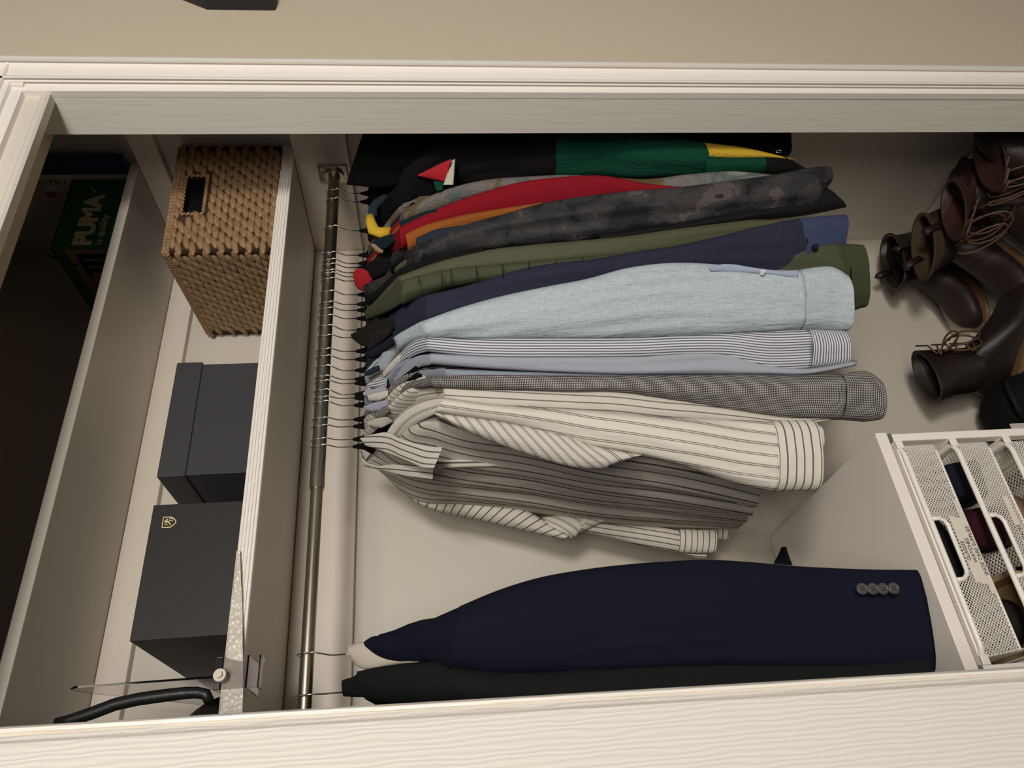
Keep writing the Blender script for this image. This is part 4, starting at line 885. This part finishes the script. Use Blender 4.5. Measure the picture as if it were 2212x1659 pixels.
def panel(mb, A, B, C_, D, pitch=.0054, w=.00036, hole=None):
    """expanded metal between corners A B (top edge) and D C_ (bottom edge)"""
    e1 = (B-A); e2 = (D-A); W1, H1 = e1.length, e2.length; u1, u2 = e1.normalized(), e2.normalized(); nn = u1.cross(u2).normalized()
    for sg, pp in ((1, pitch), (-1, pitch)):
        k = -H1
        while k < W1:
            # line x - sg... parametrised on height h: x = k + h (or mirrored)
            h0 = max(0, -k); h1 = min(H1, W1-k)
            if h1 > h0:
                segs = [(h0, h1)]
                if hole:
                    a, b_, c, d = hole      # x range, depth range from the top
                    new = []
                    for (s0, s1) in segs:
                        xx = (lambda h: k+h) if sg == 1 else (lambda h: W1-k-h)
                        N_ = 24; cur = None
                        for i in range(N_+1):
                            h = s0+(s1-s0)*i/N_; ins = a < xx(h) < b_ and c < h < d
                            if not ins and cur is None: cur = h
                            if (ins or i == N_) and cur is not None:
                                if h > cur: new.append((cur, h))
                                cur = None
                    segs = new
                for (s0, s1) in segs:
                    xa_, xb_ = (k+s0, k+s1) if sg == 1 else (W1-k-s0, W1-k-s1)
                    P0 = A+u1*xa_+u2*s0+nn*w*sg; P1 = A+u1*xb_+u2*s1+nn*w*sg; d = (P1-P0).normalized(); sd = d.cross(nn)*w*1.15
                    mb.add([P0-sd-nn*w, P0+sd-nn*w, P0+sd+nn*w, P0-sd+nn*w, P1-sd-nn*w, P1+sd-nn*w, P1+sd+nn*w, P1-sd+nn*w], [(0,1,5,4),(1,2,6,5),(2,3,7,6),(3,0,4,7)])
            k += pp
    return mb
def rrect(x0, x1, y0, y1, z, r=.022, n=6):
    out = []
    for cx, cy, a0 in ((x1-r, y0+r, -90), (x1-r, y1-r, 0), (x0+r, y1-r, 90), (x0+r, y0+r, 180)):
        for k in range(n+1):
            a = math.radians(a0+90*k/n); out.append(Vector((cx+r*math.cos(a), cy+r*math.sin(a), z)))
    return out
labels = [('GLASSES', .58), ('WATCHES', .0), ('SHOE CARE SUPPLIES', 0)]
yfr, ybk = YF+.003, UB-.012
for k, z in enumerate(zr):
    if k > 3: break
    x0, x1 = UX0+.02, UX1-.02; zb = z-.058; ins = .010
    if k == 0: nm = 'top mesh drawer'
    dr = thing('mesh_drawer', ((x0+x1)/2, (yfr+ybk)/2, zb), ['white mesh drawer with three paper labels, topmost in the unit', 'white mesh drawer second from the top holding shoes and a tray', 'white mesh drawer third from the top of the unit'][k] if k < 3 else 'white mesh drawer lowest of the four in the unit', 'drawer')
    rim = rrect(x0, x1, yfr, ybk, z+.006); MB().tube(rim, .0042, 8, True).build('rim', M['white_enamel'], dr, True)
    A, B = Vector((x0+.004, yfr+.001, z+.004)), Vector((x1-.004, yfr+.001, z+.004)); D, C_ = Vector((x0+ins, yfr+.012, zb)), Vector((x1-ins, yfr+.012, zb))
    W1 = (B-A).length; hole = (W1*.33, W1*.62, -.01, .026) if k < 3 else None
    mb = MB(); panel(mb, A, B, C_, D, hole=hole)
    o = mb.build('front_mesh', M['white_enamel'], dr); o['kind'] = 'stuff'
    A2, D2 = Vector((x0+.004, ybk-.001, z+.004)), Vector((x0+ins, ybk-.012, zb)); B2, C2 = Vector((x1-.004, ybk-.001, z+.004)), Vector((x1-ins, ybk-.012, zb))
    if k < 3:
        mb = MB(); panel(mb, A2, A, D, D2, .0075); panel(mb, B, B2, C2, C_, .0075); panel(mb, B2, A2, D2, C2, .0075); o = mb.build('side_mesh', M['white_enamel'], dr); o['kind'] = 'stuff'
        mb = MB(); panel(mb, D2, C2, C_, D, .0085, .0007); o = mb.build('bottom_mesh', M['white_enamel'], dr); o['kind'] = 'stuff'
    mb = MB(); mb.tube([D, C_, C2, D2], .0018, 6, True); mb.build('base_wire', M['white_enamel'], dr)
    if hole:
        e1 = XV; e2 = (D-A); e2.normalize(); a, b_, c, d = hole; pts = [A+XV*a, A+XV*a+e2*.014, A+XV*(a+.004)+e2*.022, A+XV*(a+.012)+e2*.026, A+XV*(b_-.012)+e2*.026, A+XV*(b_-.004)+e2*.022, A+XV*b_+e2*.014, A+XV*b_]
        MB().tube([p-YV*.001 for p in pts], .0034, 8).build('handle_frame', M['white_enamel'], dr, True)
    up = (A-D); up = Vector((0, up.y, up.z)).normalized(); fn = XV.cross(up)
    def strip_label(xc, wd, h0, txt, tx0, hgt=.0098):
        base = D+up*h0; base = Vector((xc, base.y, base.z))+fn*.0016
        mb = MB(); r = [base-XV*wd/2, base+XV*wd/2, base+XV*wd/2+up*hgt, base-XV*wd/2+up*hgt]
        mb.add(r+[p+fn*.0005 for p in r], [(3,2,1,0),(4,5,6,7),(0,1,5,4),(1,2,6,5),(2,3,7,6),(3,0,4,7)])
        lb = mb.build('paper_label', M['label'], dr)
        text(txt, .0092, Vector((tx0, base.y, base.z))+fn*.0006+up*.0019, XV, up, M['ink'], lb, 'lettering', .0001, .0001, .86)
    xm = (x0+x1)/2
    if k == 0:
        strip_label(xm-.008, .100, .0208, 'GLASSES', xm-.026); strip_label(xm-.010, .100, .0108, 'WATCHES', xm-.029); strip_label(xm-.003, .142, .0008, 'SHOE CARE SUPPLIES', xm-.048)
    if k == 1: strip_label(xm+.02, .10, .012, 'SHOES', xm+.0)
# contents
x0, x1 = UX0+.034, UX1-.034
zb0, zb1, zb2 = zr[0]-.055, zr[1]-.055, zr[2]-.055
def lump(name, c, rx, ry, rz, mat, label, cat, seed=0, extra=None):
    g = thing(name, (c[0], c[1], c[2]), label, cat); C0 = Vector(c); secs = []
    for f_, w, h in ((-1, .25, .3), (-.85, .6, .6), (-.5, .9, .9), (0, 1, 1), (.5, .92, .85), (.85, .6, .55), (1, .25, .3)):
        cc = C0+XV*rx*f_+ZV*(rz*h+.0005); secs.append((cc+YV*ry*w, cc-YV*ry*w, ZV*rz*h))
    loft('body', secs, M[mat], g, n=20, m=28, fold=.003, seed=seed, ex=.75, f0=18); 
    return g
lump('eyewear_pouch', (xm-.01, YF+.09, zb0), .08, .05, .022, 'blk', 'black soft pouch seen through the top drawer handle opening', 'pouch', 61)
lump('cloth_bundle', (xm, YF+.24, zb0), .12, .09, .02, 'brownblk', 'dark cloth bundle at the back of the topmost mesh drawer', 'cloth', 62)
# sneakers with three stripes in drawer two
def sneaker(c, yaw, mat, stripe, label, L=.27):
    g = thing('sneaker', c, label, 'sneaker'); rm = Matrix.Rotation(yaw, 3, 'Z'); secs = []
    pr = [(0, .028, .052), (.04, .033, .058), (.11, .034, .05), (.17, .042, .036), (.22, .044, .026), (.262, .03, .018), (.272, .014, .010)]
    for x, w, h in pr:
        cc = Vector(c)+rm@Vector((x*L/.272, 0, 0))+ZV*(h/2+.004); secs.append((cc+rm@Vector((0, w, 0)), cc-rm@Vector((0, w, 0)), ZV*h/2))
    loft('upper', secs, M[mat], g, n=26, m=32, ex=.75)
    secs = []
    for x, w, h in pr:
        cc = Vector(c)+rm@Vector((x*L/.272, 0, 0))+ZV*.005; secs.append((cc+rm@Vector((0, w*1.08, 0)), cc-rm@Vector((0, w*1.08, 0)), ZV*.005))
    loft('sole', secs, M['sole'], g, n=20, m=24, ex=.6)
    for s in (-1, 1):
        for k in range(3):
            a = Vector(c)+rm@Vector((.10+.018*k, s*.0365, .012)); b2 = Vector(c)+rm@Vector((.082+.018*k, s*.028, .048)); MB().tube([a, (a+b2)/2+rm@Vector((0, s*.004, 0)), b2], .0028, 6, flat=.5).build('stripe', M[stripe], g, True)
    mb = MB()
    for k in range(4): mb.tube([Vector(c)+rm@Vector((.12+.014*k, -.014, .052-.004*k)), Vector(c)+rm@Vector((.12+.014*k, .014, .052-.004*k))], .0018, 6)
    mb.build('laces', M['white'], g)
    return g
M['maroon'] = fabric('maroon suede', (50, 18, 26)); M['dknavy'] = fabric('dark navy suede', (20, 23, 36))
sneaker((x1-.115, YF+.045, zb1), math.radians(75), 'maroon', 'fwhite', 'maroon sneaker with three cream stripes in the second drawer')
sneaker((x1-.03, YF+.05, zb1), math.radians(82), 'dknavy', 'steel', 'dark navy sneaker at the right end of the second drawer')
tr = thing('wooden_tray', (x0+.05, YF+.16, zb1), 'pale wooden tray lying in the second mesh drawer', 'tray')
M['wood'] = paint('pale wood', (170, 142, 100), .5, 20, .2, (6, 1, 1), .2)
mb = MB(); tx0, tx1, ty0, ty1 = x0-.01, xm-.035, YF+.02, YF+.3
mb.bbox((tx0, ty0, zb1), (tx1, ty1, zb1+.006), .001)
mb.build('tray_base', M['wood'], tr)
for a, b_ in (((tx0, ty0, zb1), (tx1, ty0+.008, zb1+.04)), ((tx0, ty1-.008, zb1), (tx1, ty1, zb1+.04)), ((tx0, ty0, zb1), (tx0+.008, ty1, zb1+.04)), ((tx1-.008, ty0, zb1), (tx1, ty1, zb1+.04))):
    MB().bbox(a, b_, .0012).build('tray_side', M['wood'], tr)
lump('cloth_bundle', ((tx0+tx1)/2, YF+.15, zb1+.0065), .04, .09, .03, 'brownblk', 'black brown cloth heaped in the wooden tray', 'cloth', 63)
lump('cloth_bundle', (xm, YF+.16, zb2), .12, .11, .026, 'tantrim', 'tan cloth bundle in the third mesh drawer', 'cloth', 64)
# bags on the floor behind the unit, seen over its right side
def bag(c, hx, hy, h, mat, label, seed):
    g = thing('duffel_bag', c, label, 'bag'); C0 = Vector(c); secs = []
    for f_, w in ((0.004, .8), (.1, 1), (.5, 1.02), (.8, .9), (.95, .6), (1, .25)):
        cc = C0+ZV*h*f_; secs.append((cc-XV*hx*w, cc+XV*hx*w, YV*hy*w))
    loft('bag_body', secs, M[mat], g, n=30, m=44, fold=.008, seed=seed, ex=.75, f0=14); return g, C0
z1 = atY(2140, 870, 1.35).z; xx = atY(2170, 870, 1.35).x
g, c = bag((xx-.02, 1.36, 0), .085, .09, z1, 'blk', 'black soft bag standing on the floor behind the drawer unit', 71)
MB().tube([c+Vector((-.05, -.05, z1*.93)), c+Vector((-.03, -.07, z1*1.0)), c+Vector((.03, -.07, z1*1.0)), c+Vector((.05, -.05, z1*.93))], .005, 8).build('handle', M['blklining'], g, True)
mb = MB(); q_ = atY(2206, 926, 1.25); mb.bbox(q_-Vector((.008, .001, .02)), q_+Vector((.012, .001, .02)), .0005); mb.build('tag', M['white_cover'], g)
z1 = atY(2128, 960, 1.38).z; xx = atY(2170, 985, 1.38).x
g, c = bag((xx-.1, 1.375, 0), .085, .075, z1, 'navy2', 'dark navy bag on the floor seen through the drawer frame', 72)
q_ = [atY(u, v, 1.29) for u, v in ((2150, 968), (2138, 975), (2132, 988), (2133, 1000))]
MB().tube(q_, .0022, 8).build('cord_loop', M['blkplastic'], g, True)
# ------------------------------------------------------------------ boots
def boot(name, top, foot, w, mats, label, laces=None, strap=True, Yt=1.3, wall_=.003, toe=1.0):
    """top: (front, back) 3D rim points, foot: heel & toe 3D on the ground; a hollow shaft, foot, sole, pull strap"""
    (pf, pb_), (heel, toe_) = top, foot
    base = (heel+toe_)/2; g = thing(name, (base.x, base.y, heel.z), label, 'boot')
    side = (toe_-heel).cross(ZV).normalized()
    sh_m, ft_m = M[mats[0]], M[mats[1]]
    d = (toe_-heel).normalized(); L_ = (toe_-heel).length
    ank_b = heel+d*.012+ZV*.10; ank_f = heel+d*.115+ZV*.105
    secs = []
    for t in (0, .3, .65, 1.0):
        b_ = pb_.lerp(ank_b, t); f_ = pf.lerp(ank_f, t); ww = w*(1-.18*math.sin(t*2.2)); secs.append((b_, f_, side*ww))
    rev = secs[::-1]
    loft('shaft', rev, sh_m, g, n=26, m=36, fold=.002, opn=True, deep=.11, seed=81, f0=16)
    top_c = (pf+pb_)/2
    secs2 = [(pb_.lerp(pf, .06)-ZV*.001, pf.lerp(pb_, .06)-ZV*.001, side*w*.92)]
    dv_ = (ank_b+ank_f)/2-top_c
    secs2.append((secs2[0][0]+dv_*.12, secs2[0][1]+dv_*.12, side*w*.9))
    fs = []
    for x, hh_, ww in ((-.004, .045, .026), (.02, .10, .033), (.06, .118, .036), (.11, .112, .035), (.15, .082, .038), (.19, .056, .043), (.235, .046, .044), (.27, .036, .032), (.285, .018, .014)):
        cc = heel+d*(x*L_/.285)+ZV*(hh_/2+.014); fs.append((cc+ZV*hh_/2, cc-ZV*hh_/2, side*ww))
    loft('foot', fs, ft_m, g, n=34, m=36, ex=.85, fold=.0012, seed=82)
    ss = []
    for x, ww in ((-.01, .022), (.01, .034), (.07, .034), (.12, .031), (.18, .044), (.235, .047), (.275, .034), (.295, .012)):
        cc = heel+d*(x*L_/.285)+ZV*.009; ss.append((cc+side*ww, cc-side*ww, ZV*.006))
    loft('welt', ss, M['welt'], g, n=26, m=24, ex=.6)
    hb = MB(); c0 = heel+d*.035; hb.add([c0+d*a*.034+side*b_*.03+ZV*z_ for z_ in (.0005, .006) for a, b_ in ((-1, -1), (1, -1), (1, 1), (-1, 1))], [(0,3,2,1),(4,5,6,7),(0,1,5,4),(1,2,6,5),(2,3,7,6),(3,0,4,7)])
    hb.build('heel', M['sole'], g)
    if strap:
        mid = pb_.lerp(pf, .5)
        for s in (1, -1):
            p = mid+side*w*s; up_ = (top_c-(ank_b+ank_f)/2).normalized()
            if s == 1 or strap == 2:
                MB().tube([p-up_*.05, p, p+up_*.022+side*s*.004, p+up_*.028-side*s*.006, p+up_*.01-side*s*.012, p-up_*.03-side*s*.008], .009, 8, flat=.25).build('pull_strap', M['leather'], g, True)
    if laces:
        fr = lambda t: pf.lerp(ank_f, t)+d*.004
        for k in range(6):
            s_ = 1 if k % 2 else -1; a = fr(k*.16+.04)+side*w*.5*s_; b_ = fr(k*.16+.16)-side*w*.5*s_; MB().tube([a, (a+b_)/2+d*.010, b_], .0022, 6).build('lace', M['lace'], g, True)
        rr = random.Random(laces)
        for k in range(4):
            p = fr(.2+.12*k)+side*w*.2*(-1)**k; pts = []
            A_, B_, ph = rr.uniform(.02, .035), rr.uniform(.025, .05), rr.uniform(0, 3)
            for i in range(13):
                a = 2*math.pi*i/12*.9; pts.append(p+d*(A_*math.sin(a/2)+.003)+side*B_*math.sin(a+ph)+ZV*(.035*math.cos(a)-.03))
            MB().tube(pts, .0022, 6).build('lace', M['lace'], g, True)
    return g
def bt(name, uf, ub, Yf_, Yb_, heel, toe, w, mats, label, **k):
    return boot(name, (atY(*uf, Yf_), atY(*ub, Yb_)), (Vector(heel), Vector(toe)), w, mats, label, **k)
# heights from the photo: shafts end between u 1895 and 2110
def gx(u, v, Y): return atY(u, v, Y).x
BZ = .19
plat = thing('shoe_shelf', (1.05, 1.2, 0), 'low white shoe shelf on the closet floor carrying the boots', 'shoe shelf')
MB().bbox((.70, .96, BZ-.02), (XW-.004, YB-.003, BZ), .001).build('board', M['shelf'], plat)
MB().bbox((.70, .97, 0), (.718, YB-.003, BZ-.021), .001).build('side_panel', M['shelf'], plat); MB().bbox((XW-.024, .97, 0), (XW-.006, YB-.003, BZ-.021), .001).build('side_panel', M['shelf'], plat)
bt('western_boot', (1948, 622), (1908, 512), 1.34, 1.36, (1.25, 1.38, BZ), (.96, 1.36, BZ), .050, ('dkleather', 'leather'), 'tall dark brown pull-on boot closest to the striped shirts', strap=2)
bt('western_boot', (2008, 600), (1978, 470), 1.23, 1.24, (1.20, 1.255, BZ), (.90, 1.20, BZ), .052, ('tanleather', 'leather'), 'tan suede pull-on boot standing second among the tall boots', strap=2)
bt('lace_boot', (2078, 512), (2040, 400), 1.125, 1.13, (1.25, 1.14, BZ), (.96, 1.08, BZ), .046, ('rustleather', 'leather'), 'rust brown lace-up boot right of the tan boot', laces=5, strap=0)
bt('lace_boot', (2165, 408), (2112, 292), 1.02, 1.03, (1.27, 1.02, BZ), (.98, 1.0, BZ), .044, ('rustleather', 'leather'), 'rust brown lace-up boot closest to the opening', laces=6, strap=0)
bt('ankle_boot', (1988, 760), (2014, 866), 1.31, 1.35, (.79, 1.40, BZ), (.95, 1.17, BZ), .052, ('dkleather', 'dkleather'), 'worn dark leather ankle boot with loose looping laces, apart from the rest', laces=7, strap=0)
